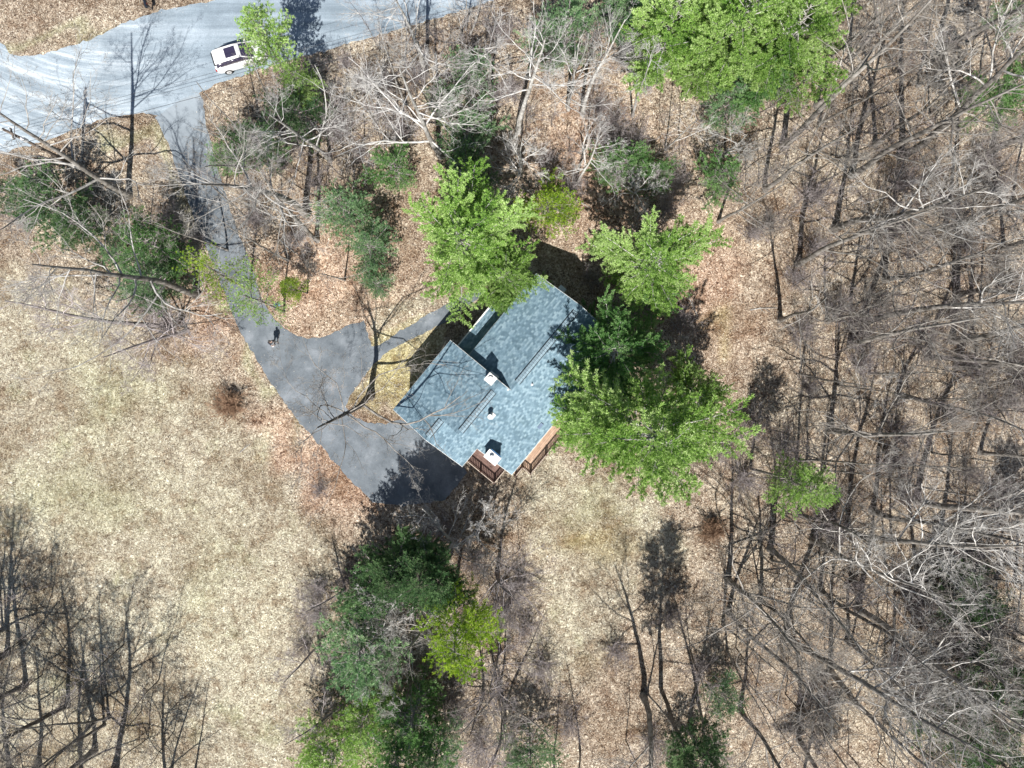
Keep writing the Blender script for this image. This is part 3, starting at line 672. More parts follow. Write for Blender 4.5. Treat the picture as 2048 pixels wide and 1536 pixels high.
tri('gable_wall', -7.24, [(5.68, 5.10), (5.68, rz(5.68, 6.03, -1.13)), (ym_g, rz(ym_g, 6.03, -1.13)), (-0.98, rz(-0.98, 6.03, -1.13)), (-0.98, 5.10)])
rake(mid, -0.43, ym_r + .05, EAVE + (ym_r + .05 - YS) * SL - .05, ym_m, EAVE + rise_m - .05); rake(mid, -0.43, ym_m, EAVE + rise_m - .05, 6.03, EAVE - .05)
rake(mid, -5.615, YS, EAVE - .05, -1.16, EAVE + (-1.16 - YS) * SL - .05)
rake(mainr, 8.055, YS, EAVE - .05, ym_r, EAVE + rise_r - .05); rake(mainr, 8.055, ym_r, EAVE + rise_r - .05, 4.12, EAVE - .05)
rake(gar, -7.635, -1.13, EAVE - .05, ym_g, EAVE + rise_g - .05); rake(gar, -7.635, ym_g, EAVE + rise_g - .05, 6.03, EAVE - .05)
gutter(mainr, -0.40, 8.0, 4.115); gutter(mainr, -0.40, 8.0, YS - .0); gutter(mid, -5.58, -0.46, YS - .0); gutter(gar, -7.6, -5.61, 6.025); gutter(mid, -5.60, -0.46, 6.025); gutter(gar, -7.6, -5.62, -1.125)
def ridge_vent(parent, x0, x1, ym, zr):
    w_ = 0.21
    bm = MB()
    for sgn in (1, -1):
        n = int((x1 - x0) / 0.24)
        for i in range(n):
            xa = x0 + (x1 - x0) * i / n; xb = x0 + (x1 - x0) * (i + 1) / n - 0.022
            bm.box(((xa + xb) / 2, ym + sgn * w_ / 2, zr + 0.055 - w_ / 2 * SL), (xb - xa, w_, 0.022), rx=-sgn * math.atan(SL))
    rv = bm.build('ridge_vent', M['ventcap'], parent)
    bm = MB()
    for sgn in (1, -1):
        bm.box(((x0 + x1) / 2, ym + sgn * (w_ + .012), zr + 0.025 - (w_ + .012) * SL), (x1 - x0, 0.04, 0.085), rx=-sgn * math.atan(SL))
    bm.box(((x0 + x1) / 2, ym, zr + .015), (x1 - x0, w_ * .5, 0.03)); bm.build('vent_slot', M['black'], rv)
ridge_vent(mainr, 0.35, 7.45, ym_r, EAVE + rise_r); ridge_vent(mid, -5.3, -1.35, ym_m, EAVE + rise_m); ridge_vent(gar, -7.3, -5.66, ym_g, EAVE + rise_g)
# porch roof along the north-west front
bm = MB(); bm.hull([(-0.66, 5.42, 3.16), (5.6, 5.42, 3.16), (5.6, 3.78, 3.80), (-0.66, 3.78, 3.80), (-0.66, 5.42, 3.30), (5.6, 5.42, 3.30), (5.6, 3.78, 3.94), (-0.66, 3.78, 3.94)])
porch = bm.build('porch_roof', M['shingle'], house)
gutter(porch, -0.64, 5.6, 5.47, 3.25, 0.11, 0.11)
for x in (2.2, 5.4):
    MB().box((x, 5.3, 1.55), (0.14, 0.14, 3.2), bev=.01).build('porch_post', M['fascia'], house)
MB().box((2.5, 4.6, 0.16), (6.0, 1.7, 0.32), bev=.02).build('porch_floor', M['found'], house)
# openings
def window(x, y, z, w, h, face):
    """face: (nx, ny) outward normal in local axes"""
    nx_, ny_ = face; d = (w + .16, .07, h + .16) if ny_ else (.07, w + .16, h + .16); g = (w, .03, h) if ny_ else (.03, w, h)
    c = (x + nx_ * .02, y + ny_ * .02, z)
    f = MB(); t = .09
    if ny_:
        f.box((c[0] - w / 2 - t / 2, c[1], z), (t, .08, h + 2 * t)); f.box((c[0] + w / 2 + t / 2, c[1], z), (t, .08, h + 2 * t)); f.box((c[0], c[1], z + h / 2 + t / 2), (w, .08, t)); f.box((c[0], c[1], z - h / 2 - t / 2), (w, .08, t)); f.box((c[0], c[1], z), (w, .05, .04))
    else:
        f.box((c[0], c[1] - w / 2 - t / 2, z), (.08, t, h + 2 * t)); f.box((c[0], c[1] + w / 2 + t / 2, z), (.08, t, h + 2 * t)); f.box((c[0], c[1], z + h / 2 + t / 2), (.08, w, t)); f.box((c[0], c[1], z - h / 2 - t / 2), (.08, w, t)); f.box((c[0], c[1], z), (.05, w, .04))
    fr = f.build('window', M['fascia'], house)
    MB().box((c[0] - nx_ * .005, c[1] - ny_ * .005, z), g).build('pane', M['glass'], fr)
for x in (1.0, 6.6): window(x, 3.75, 4.3 if x > 6 else 2.0, 1.0, 1.1, (0, 1))
for x in (-3.6, -1.8): window(x, 5.70, 3.9, 0.9, 1.2, (0, 1))
for x in (-3.2, 0.6, 4.4, 6.6): window(x, -4.25, 3.95, 1.2, 1.2, (0, -1))
for y in (-2.5, 2.0): window(7.75, y, 3.7, 1.0, 1.2, (1, 0))
gd = MB()
gd.box((-7.33, 2.4, 1.18), (0.08, 4.6, 2.15))
gdo = gd.build('garage_door', M['fascia'], house)
for k in range(3): MB().box((-7.375, 2.4, 0.65 + k * .54), (.012, 4.6, .02)).build('panel_groove', M['found'], gdo)
fd = MB().box((3.4, 3.78, 1.42), (0.95, 0.08, 2.1)).build('front_door', simple('door_red', (0.20, 0.05, 0.04), 0.5), house)
MB().ball((3.75, 3.85, 1.4), 0.035).build('handle', M['flue'], fd)
# chimneys
def roof_z_mid(y): return EAVE + min(6.03 - y, y - YS) * SL
ch = MB(); ch.box((-0.74, 1.50, 4.05), (0.62, 0.62, 8.0), bev=.01)
cho = ch.build('chimney', M['siding'], house)
cp = MB(); cp.box((-0.74, 1.50, 8.085), (0.72, 0.74, 0.07), bev=.01); cp.box((-0.97, 1.30, 8.124), (0.02, 0.3, 0.015)); cpo = cp.build('cap', M['metal_cap'], cho)
MB().cyl((-0.72, 1.52, 8.19), 0.14, 0.14, 20).build('flue', M['flue'], cpo)
MB().cyl((-0.72, 1.52, 8.28), 0.19, 0.03, 20, .16).build('rain_cap', M['metal_cap'], cpo)
MB().box((-0.31, 1.50, 7.0), (0.2, 0.8, 0.03), ry=0.3).build('flashing', M['flue'], cho)
ch = MB(); ch.box((-5.30, -2.42, 3.75), (0.64, 1.02, 7.5), bev=.01)
cho = ch.build('chimney', M['siding'], house)
cp = MB(); cp.box((-5.30, -2.42, 7.54), (0.76, 1.16, 0.08), bev=.012); cpo = cp.build('cap', M['fascia'], cho)
MB().cyl((-5.30, -2.36, 7.67), 0.13, 0.20, 20).build('flue', M['flue'], cpo)
MB().cyl((-5.30, -2.36, 7.86), 0.17, 0.03, 20, .14).build('rain_cap', M['flue'], cpo)
for a in range(3): MB().box((-5.30 + .11 * math.cos(a * 2.1), -2.36 + .11 * math.sin(a * 2.1), 7.81), (.02, .02, .09)).build('strut', M['flue'], cpo)
MB().box((-4.90, -2.42, 7.49), (0.14, 0.96, 0.05), ry=0.5).build('flashing', simple('sky_reflection_flashing', (0.10, 0.22, 0.42), 0.4, 0.5), cho)  # blue of the sky mirrored in the metal, painted as base colour
# roof pipe with flashing and small vents
def on_roof(px, py, z):
    v = W(px, py, z); x = v.x * ca5 + v.y * sa5; y = -v.x * sa5 + v.y * ca5; return x, y
x, y = on_roof(981, 832, 6.9); z = roof_z_mid(y)
vp = MB(); vp.cyl((x, y, z + .35), 0.17, 0.9, 18); vpo = vp.build('vent_pipe', M['metal_cap'], house)
MB().cyl((x, y, z + .92), 0.21, 0.10, 20, .17).build('cap', M['fascia'], vpo)
MB().cyl((x, y, z + .845), 0.20, 0.05, 20).build('storm_collar', M['metal_cap'], vpo)
MB().box((x + .10, y - .06, z + .03 ), (0.46, 0.46, 0.025), rx=math.atan(SL), bev=.005).build('flashing', M['metal_cap'], vpo)
x, y = on_roof(1064.5, 769, 6.6); z = roof_z_mid(y)
sv = MB().cyl((x, y, z + .14), 0.05, 0.34, 12).build('plumbing_vent', M['flue'], house)
MB().cyl((x, y, z + .03), 0.11, 0.05, 12, .06, rx=math.atan(SL)).build('boot', M['flue'], sv)
x, y = on_roof(1081, 852, 5.8); z = roof_z_mid(y)
bv = MB(); bv.hull([(x - .26, y - .14, z - .04), (x + .26, y - .14, z - .04), (x + .26, y + .14, z + .08), (x - .26, y + .14, z + .08), (x - .24, y - .12, z + .10), (x + .24, y - .12, z + .10), (x + .24, y + .12, z + .12), (x - .24, y + .12, z + .12)])
bv.build('roof_vent', simple('vent_slate', (0.12, 0.17, 0.25), 0.6), house)
x, y = on_roof(1016, 779.5, 7.1)
MB().ball((x, y, EAVE + rise_r + .08), 0.07, (1, 1, .6)).build('flashing_cap', M['metal_cap'], house)
# air conditioner on the north-east gable wall
x, y = on_roof(1120, 583, 3.5)
ac = MB(); ac.box((x, y, 3.5), (0.95, 0.62, 0.42), bev=.09); ac.build('window_unit', simple('pale_grey_casing', (0.62, 0.66, 0.70), 0.45), house)
# decks
def deck(name, label, rects, z, wood, rails, posts):
    d = empty(name, (0, 0, 0), A50); tag(d, label, 'deck')
    bm = MB()
    for (xa, ya, xb, yb) in rects: bm.box(((xa + xb) / 2, (ya + yb) / 2, z - .02), (xb - xa - .004, yb - ya - .004, .04))
    bm.build('floor', wood, d)
    bm = MB()
    for (xa, ya, xb, yb) in rects: bm.box(((xa + xb) / 2, (ya + yb) / 2, z - .16), (xb - xa - .05, yb - ya - .05, .22))
    bm.build('frame', M['rail'], d)
    for (xa, ya, xb, yb) in rails:
        L = math.hypot(xb - xa, yb - ya); a = math.atan2(yb - ya, xb - xa); c = ((xa + xb) / 2, (ya + yb) / 2)
        bm = MB(); bm.box((*c, z + .93), (L, .10, .035), rz=a); bm.box((*c, z + .88), (L, .04, .08), rz=a)
        MB().box((*c, z + .12), (L, .04, .08), rz=a).build('lower_rail', M['rail'], d)
        rl = bm.build('railing', M['rail'], d)
        MB().box((*c, z + .955), (L, .035, .012), rz=a).build('rail_edge', M['railtop'], rl)
        bm = MB(); n = int(L / .17)
        for i in range(1, n):
            t = i / n; bm.box((xa + (xb - xa) * t, ya + (yb - ya) * t, z + .49), (.05, .05, .66), rz=a)
        bm.build('balusters', M['rail'], rl)
    for (xa, ya) in posts: MB().box((xa, ya, (z + 1.0) / 2), (.12, .12, z + 1.0), bev=.008).build('post', M['rail'], d)
    return d
deck('deck', 'small dark brown deck in the notch at the bottom corner of the house', [(-7.28, -4.10, -5.27, -1.02)], 2.7, M['deck_old'],
     [(-7.24, -1.1, -7.24, -4.06), (-7.24, -4.06, -5.75, -4.06), ], [(-7.24, -4.06), (-7.24, -2.6), (-7.24, -1.1), (-5.75, -4.06)])
deck('deck', 'long narrow tan deck with dark railing along the lower right wall of the house', [(-4.75, -5.94, 3.6, -4.26), (-5.65, -5.05, -4.75, -4.26)], 2.7, M['deck_new'],
     [(-4.75, -5.90, 3.55, -5.90), (-4.75, -5.90, -4.75, -5.05), (-5.65, -5.05, -4.75, -5.05)], [(-4.75, -5.9), (-2.7, -5.9), (-.6, -5.9), (1.5, -5.9), (3.55, -5.9), (-4.75, -5.05), (-5.65, -5.05)])

# ------------------------------------------------------------ white estate car on the road
car = empty('parked_car', (-23.45, 28.35, 0.006), R(17)); tag(car, 'white estate car with a large glass sunroof standing at the road edge under a pine', 'car')
paint = simple('white_paint', (0.80, 0.80, 0.81), 0.25, 0.6, 0.02, 2)
cg, _, cb_ = newmat('car_glass', 0.05, 0.7); cb_.inputs['Base Color'].default_value = (0.035, 0.03, 0.06, 1)
dk = simple('black_trim', (0.02, 0.02, 0.025), 0.5)
def loft(name, st, mat, parent, n=10, cap=True):
    """st: list of (x, half width, z bottom, z top, edge roundness)"""
    bm = bmesh.new(); rings = []
    for (x, hw, z0, z1, e) in st:
        ring = []
        for i in range(4 * n):
            t = 2 * math.pi * i / (4 * n); c, s = math.cos(t), math.sin(t)
            y = hw * math.copysign(abs(c) ** e, c); z = (z0 + z1) / 2 + (z1 - z0) / 2 * math.copysign(abs(s) ** e, s)
            ring.append(bm.verts.new((x, y, z)))
        rings.append(ring)
    for a, b in zip(rings[:-1], rings[1:]):
        for i in range(4 * n): bm.faces.new((a[i], a[(i + 1) % (4 * n)], b[(i + 1) % (4 * n)], b[i]))
    if cap: bm.faces.new(rings[0][::-1]); bm.faces.new(rings[-1])
    bmesh.ops.recalc_face_normals(bm, faces=bm.faces); me = bpy.data.meshes.new(name); bm.to_mesh(me); bm.free()
    return link(name, me, mat, parent, True)
body = loft('body', [(-2.36, .70, .45, .80, .5), (-2.30, .82, .33, .95, .4), (-2.0, .91, .28, 1.04, .35), (-1.0, .93, .25, 1.05, .3), (0, .93, .25, 1.03, .3), (.85, .93, .25, 1.02, .32), (1.1, .92, .25, 1.0, .35), (1.7, .90, .26, .93, .4), (2.15, .83, .30, .82, .45), (2.32, .68, .38, .70, .5)], paint, car)
gl = [(-2.14, .66, .95, 1.10, .5), (-1.95, .70, .95, 1.45, .5), (-1.6, .70, .95, 1.60, .45), (-.6, .71, .95, 1.66, .42), (.25, .70, .95, 1.63, .42), (.75, .70, .95, 1.36, .5), (1.22, .72, .95, 1.02, .6)]
loft('windows', [(a, b * 1.08, c, d - .045, e) for a, b, c, d, e in gl], cg, car)
roof = loft('roof', [(-2.10, .60, 1.40, 1.50, .6), (-1.9, .62, 1.50, 1.60, .5), (-1.2, .63, 1.56, 1.67, .5), (-.4, .63, 1.57, 1.69, .5), (.28, .60, 1.53, 1.63, .5)], paint, car)
MB().box((-.55, 0, 1.688), (.95, .86, .02), bev=.008).build('sunroof', cg, roof)
for s in (1, -1):
    MB().box((-.8, s * .60, 1.70), (1.9, .035, .03), bev=.01).build('roof_rail', dk if s > 0 else paint, roof)
    MB().hull([(.25, s * .55, 1.55), (.25, s * .63, 1.52), (1.2, s * .74, .98), (1.2, s * .68, .99), (.25, s * .55, 1.61), (.25, s * .63, 1.58), (1.2, s * .74, 1.04), (1.2, s * .68, 1.05)]).build('pillar', paint, car)
    MB().hull([(-1.7, s * .60, 1.50), (-1.55, s * .66, 1.48), (-1.9, s * .82, 1.0), (-2.05, s * .76, 1.0), (-1.7, s * .60, 1.60), (-1.55, s * .66, 1.56), (-1.9, s * .84, 1.05), (-2.05, s * .78, 1.05)]).build('pillar', paint, car)
    MB().box((.78, s * 1.0, 1.0), (.14, .2, .14), bev=.03).build('mirror', paint, car)
    MB().box((2.12, s * .66, .72), (.25, .3, .12), bev=.03).build('headlight', M['glass'], car)
    tl = MB().box((-2.26, s * .70, .86), (.16, .26, .14), bev=.03).build('tail_light', simple('red_lens', (0.35, 0.02, 0.02), 0.2), car)
MB().box((-2.16, 0, 1.30), (.05, 1.16, .20), ry=-.5).build('rear_window', dk, car)
for x in (-1.42, 1.38):
    for s in (1, -1):
        wmb = MB().cyl((x, s * .83, .34), .36, .24, 24, rx=math.pi / 2).build('wheel', simple('tyre', (0.03, 0.03, 0.032), 0.8), car, True)
        MB().cyl((x, s * .955, .34), .22, .03, 20, rx=math.pi / 2).build('rim', M['flue'], wmb)
        MB().cyl((x, s * .975, .34), .05, .02, 12, rx=math.pi / 2).build('hub', dk, wmb)
MB().box((-2.37, 0, .62), (.03, .5, .12), bev=.005).build('number_plate', M['fascia'], car)

# ------------------------------------------------------------ utility pole and wires
wood = simple('pole_wood', (0.17, 0.14, 0.12), 0.9, 0.1, 0.3, 5, bump=.4)
b0 = W(163, 337); pole = empty('utility_pole', (b0.x, b0.y, 0)); tag(pole, 'weathered wooden utility pole leaning over the road verge', 'utility pole')
MB().cyl((0, 0, 4.75), .15, 9.7, 12, .10).build('post', wood, pole, True)
MB().box((0, 0, 8.6), (.9, .10, .12), rz=R(107)).build('crossarm', wood, pole)
for k in (-.38, .38, 0): MB().cyl((k * math.cos(R(107)), k * math.sin(R(107)), 8.75 if k else 9.65), .045, .2, 8).build('insulator', M['fascia'], pole)
MB().cyl((.24, -.1, 7.6), .16, .55, 12).build('bracket_box', M['flue'], pole)
wire_m = simple('wire_black', (0.03, 0.03, 0.035), 0.5)
def wire(pts, sag, label, rad=.012):
    T = TM(); a, b = np.array(pts[0]), np.array(pts[1]); t = np.linspace(0, 1, 40)[:, None]
    P = a + (b - a) * t; P[:, 2] -= (sag * 4 * t * (1 - t))[:, 0]; T.add(P, np.full(40, rad), 5)
    me = T.mesh('overhead_wire'); o = link('overhead_wire', me, wire_m); tag(o, label, 'wire', 'wires strung along the road')
    return o
for (pa, za, pb, zb, lab, rr) in [((0, 254), 9.7, (1050, -22), 9.7, 'uppermost thin black wire over the gravel road', .011), ((4, 266), 8.8, (1060, -8), 8.8, 'middle thin black wire over the gravel road', .011), ((10, 292), 7.4, (1080, 10), 7.4, 'lowest thin cable running nearest the grass verge', .016)]:
    A_ = W(*pa, za); B_ = W(*pb, zb); d_ = (B_ - A_); A2 = A_ - d_ * .6; wire([tuple(A2), tuple(B_ + d_ * .1)], .25, lab, rr)

# ------------------------------------------------------------ mailbox, feeder post, person
mb = W(305, 20); mbo = empty('mailbox', (mb.x, mb.y, 0), R(-75)); tag(mbo, 'black mailbox on a wooden post at the far road edge', 'mailbox')
MB().box((0, 0, .55), (.10, .10, 1.15), bev=.008).build('post', wood, mbo)
MB().box((.12, 0, 1.08), (.55, .09, .05)).build('arm', wood, mbo)
bx = MB(); bx.box((.12, 0, 1.21), (.62, .26, .20), bev=.02); bx.cyl((.12, 0, 1.30), .13, .62, 16, ry=math.pi / 2)
bx = bx.build('box', simple('black_enamel', (0.015, 0.017, 0.025), 0.35, 0.5), mbo)
MB().box((.2, .15, 1.36), (.04, .012, .18)).build('flag', simple('red_flag', (.4, .03, .02), .5), bx)
fp = W(567, 614); fo = empty('lamp_post', (fp.x, fp.y, 0), R(20)); tag(fo, 'short post with a flat topped lantern coloured in reflected sky blue beside the driveway', 'lamp post')
MB().cyl((0, 0, .75), .035, 1.5, 12).build('post', simple('post_white', (.6, .6, .58), .5), fo)
lt = MB(); lt.hull([(-.11, -.11, 1.45), (.11, -.11, 1.45), (.11, .11, 1.45), (-.11, .11, 1.45), (-.17, -.17, 1.80), (.17, -.17, 1.80), (.17, .17, 1.80), (-.17, .17, 1.80)]); lt.build('lantern', M['glass'], fo)
MB().hull([(-.30, -.17, 1.80), (.30, -.17, 1.80), (.30, .17, 1.80), (-.30, .17, 1.80), (-.20, -.08, 1.90), (.20, -.08, 1.90), (.20, .08, 1.90), (-.20, .08, 1.90)]).build('lantern_roof', simple('sky_reflection_roof', (.10, .19, .30), .3, .6), fo)  # sky reflection on the flat top is put into its base colour

def skin(name, joints, edges, radii, mat, parent, sub=2):
    me = bpy.data.meshes.new(name); me.from_pydata(joints, edges, []); o = link(name, me, mat, parent)
    md = o.modifiers.new('skin', 'SKIN'); md.use_smooth_shade = True
    for v, r_ in zip(me.skin_vertices[0].data if me.skin_vertices else [], radii): v.radius = (r_, r_)
    return o
def skinned(name, joints, edges, radii, mat, parent):
    bm = bmesh.new(); lay = bm.verts.layers.skin.verify()
    vs = [bm.verts.new(j) for j in joints]
    for v, r_ in zip(vs, radii):
        v[lay].radius = r_ if isinstance(r_, tuple) else (r_, r_)
    vs[0][lay].use_root = True
    for a, b in edges: bm.edges.new((vs[a], vs[b]))
    me = bpy.data.meshes.new(name); bm.to_mesh(me); bm.free()
    o = link(name, me, mat, parent)
    md = o.modifiers.new('skin', 'SKIN'); md.use_smooth_shade = True; md.use_x_symmetry = False
    sb = o.modifiers.new('sub', 'SUBSURF'); sb.levels = 2; sb.render_levels = 2
    return o
pp = W(552, 685); pe = empty('person', (pp.x, pp.y, 0.012), R(200)); tag(pe, 'person in a black jacket and pale trousers standing on the driveway holding a controller', 'person')
skin_m = simple('skin', (.48, .30, .22), .6, .3, .05)
J = [(0, 0, .98), (0, .01, 1.15), (0, .02, 1.36), (0, .02, 1.50), (0, .05, 1.56),
     (.20, .01, 1.42), (.25, .06, 1.14), (.12, .30, 1.12), (.06, .37, 1.13),
     (-.20, .01, 1.42), (-.25, .06, 1.14), (-.12, .30, 1.12), (-.06, .37, 1.13),
     (.10, 0, .90), (.13, .02, .50), (.15, -.02, .09), (.16, .14, .04),
     (-.10, 0, .90), (-.14, .03, .50), (-.17, 0, .09), (-.19, .16, .04), (0, .03, 1.66), (0, .03, 1.74)]
E = [(0, 1), (1, 2), (2, 3), (3, 4), (4, 21), (21, 22), (2, 5), (5, 6), (6, 7), (7, 8), (2, 9), (9, 10), (10, 11), (11, 12), (0, 13), (13, 14), (14, 15), (15, 16), (0, 17), (17, 18), (18, 19), (19, 20)]
RR = [.13, .125, .14, .055, .06, .055, .042, .034, .03, .055, .042, .034, .03, .085, .055, .04, .035, .085, .055, .04, .035, .092, .07]
skinned('body', J, E, RR, skin_m, pe)
jk = [0, 1, 2, 5, 6, 7, 9, 10, 11]; mp = {a: i for i, a in enumerate(jk)}
skinned('jacket', [J[i] for i in jk], [(mp[a], mp[b]) for a, b in [(0, 1), (1, 2), (2, 5), (5, 6), (6, 7), (2, 9), (9, 10), (10, 11)]], [.165, .165, .18, .085, .065, .052, .085, .065, .052], simple('black_jacket', (.018, .02, .03), .8), pe)
tr_ = [0, 13, 14, 15, 17, 18, 19]; mp = {a: i for i, a in enumerate(tr_)}
skinned('trousers', [J[i] for i in tr_], [(mp[a], mp[b]) for a, b in [(0, 13), (13, 14), (14, 15), (0, 17), (17, 18), (18, 19)]], [.15, .11, .08, .06, .11, .08, .06], simple('pale_trousers', (.55, .53, .50), .8), pe)
MB().ball((0, 0.0, 1.70), .115, (.92, 1.0, .88), 16).build('hair', simple('dark_hair', (.02, .015, .012), .7), pe, True)
fc = MB(); fc.ball((0, .135, 1.655), .018, (1, 1.4, 1.6)); fc.build('nose', skin_m, pe, True)
for s in (1, -1):
    MB().ball((s * .035, .12, 1.69), .012).build('eye', dk, pe, True); MB().ball((s * .095, .03, 1.66), .022, (.5, 1, 1.4)).build('ear', skin_m, pe, True)
    MB().box((s * .165, .08, .05), (.10, .28, .10), bev=.03).build('shoe', dk, pe)
    for k in range(4): MB().box((s * (.075 - .001 * k), .385 + .004 * k, 1.155 - .02 * k), (.075 - .006 * k, .018, .017), rz=s * .3, bev=.005).build('finger', skin_m, pe)
    MB().box((s * .05, .34, 1.175), (.022, .06, .02), rz=s * .5, bev=.006).build('thumb', skin_m, pe)
MB().box((0, .36, 1.16), (.09, .07, .03), bev=.01).build('strap_block', dk, pe).name = 'strap'  # plain dark strap piece between the hands
rc = empty('remote_controller', (pp.x, pp.y, .012), R(200)); tag(rc, 'small grey remote controller held in front of the person in black', 'controller')
c_ = MB().box((0, .43, 1.14), (.17, .10, .045), bev=.015).build('casing', M['flue'], rc)
for s in (1, -1): MB().cyl((s * .05, .43, 1.175), .010, .04, 8).build('stick', dk, rc)

# fallen branches on the woodland floor
for i, (px, py, ln, az, lab) in enumerate([(1395, 632, 2.2, 2.0, 'pale fallen stick on the leaves right of the round pine'), (1130, 388, 2.6, -.5, 'pale fallen log on the leaves under the short leaning tree'), (1990, 630, 2.0, -.6, 'white fallen branch near the right edge, upper half'),
        (1985, 985, 2.4, -1.0, 'white fallen branch near the right edge below the middle'), (1935, 1130, 1.6, .9, 'yellowish fallen branch by the dark thickets'), (1780, 700, 1.8, .3, 'fallen branch left of the level dark trunk'), (1340, 640, 2.0, -.9, 'grey fallen branch in the shade between the right-hand pines'),
        (1205, 470, 1.6, .5, 'short stick on the leaves above the round pine'), (560, 480, 2.0, -.8, 'fallen branch on the leaves right of the middle driveway'), (1500, 620, 2.4, .1, 'long fallen branch on open leaves at the edge of the right woods'), (1630, 590, 1.8, -1.1, 'fallen branch under pale limbs in the right woods'), (480, 905, 1.2, .8, 'small stick on rust leaves left of the driveway')]):
    p = W(px, py); r_ = np.random.default_rng(900 + i); T = TM(); d = np.array([math.cos(az), math.sin(az), 0.0])
    pts, _ = branch_line(np.array([0, 0, .06]), d, ln, 6, .06, 0, r_); pts[:, 2] = .06; T.add(pts, .05 * (1 - .6 * np.linspace(0, 1, 7)), 6)
    for k in range(3):
        q, _ = branch_line(pts[2 + k], unit(d + perp(d, r_) * .9 * np.array([1, 1, .2])), ln * .28, 3, .1, 0, r_); q[:, 2] = np.abs(q[:, 2]) + .04; T.add(q, .018 * (1 - .6 * np.linspace(0, 1, 4)), 4)
    me = T.mesh('fallen_branch'); o = link('fallen_branch', me, M['bark_pale']); o.location = (p.x, p.y, 0); tag(o, lab, 'fallen branch', 'fallen branches')
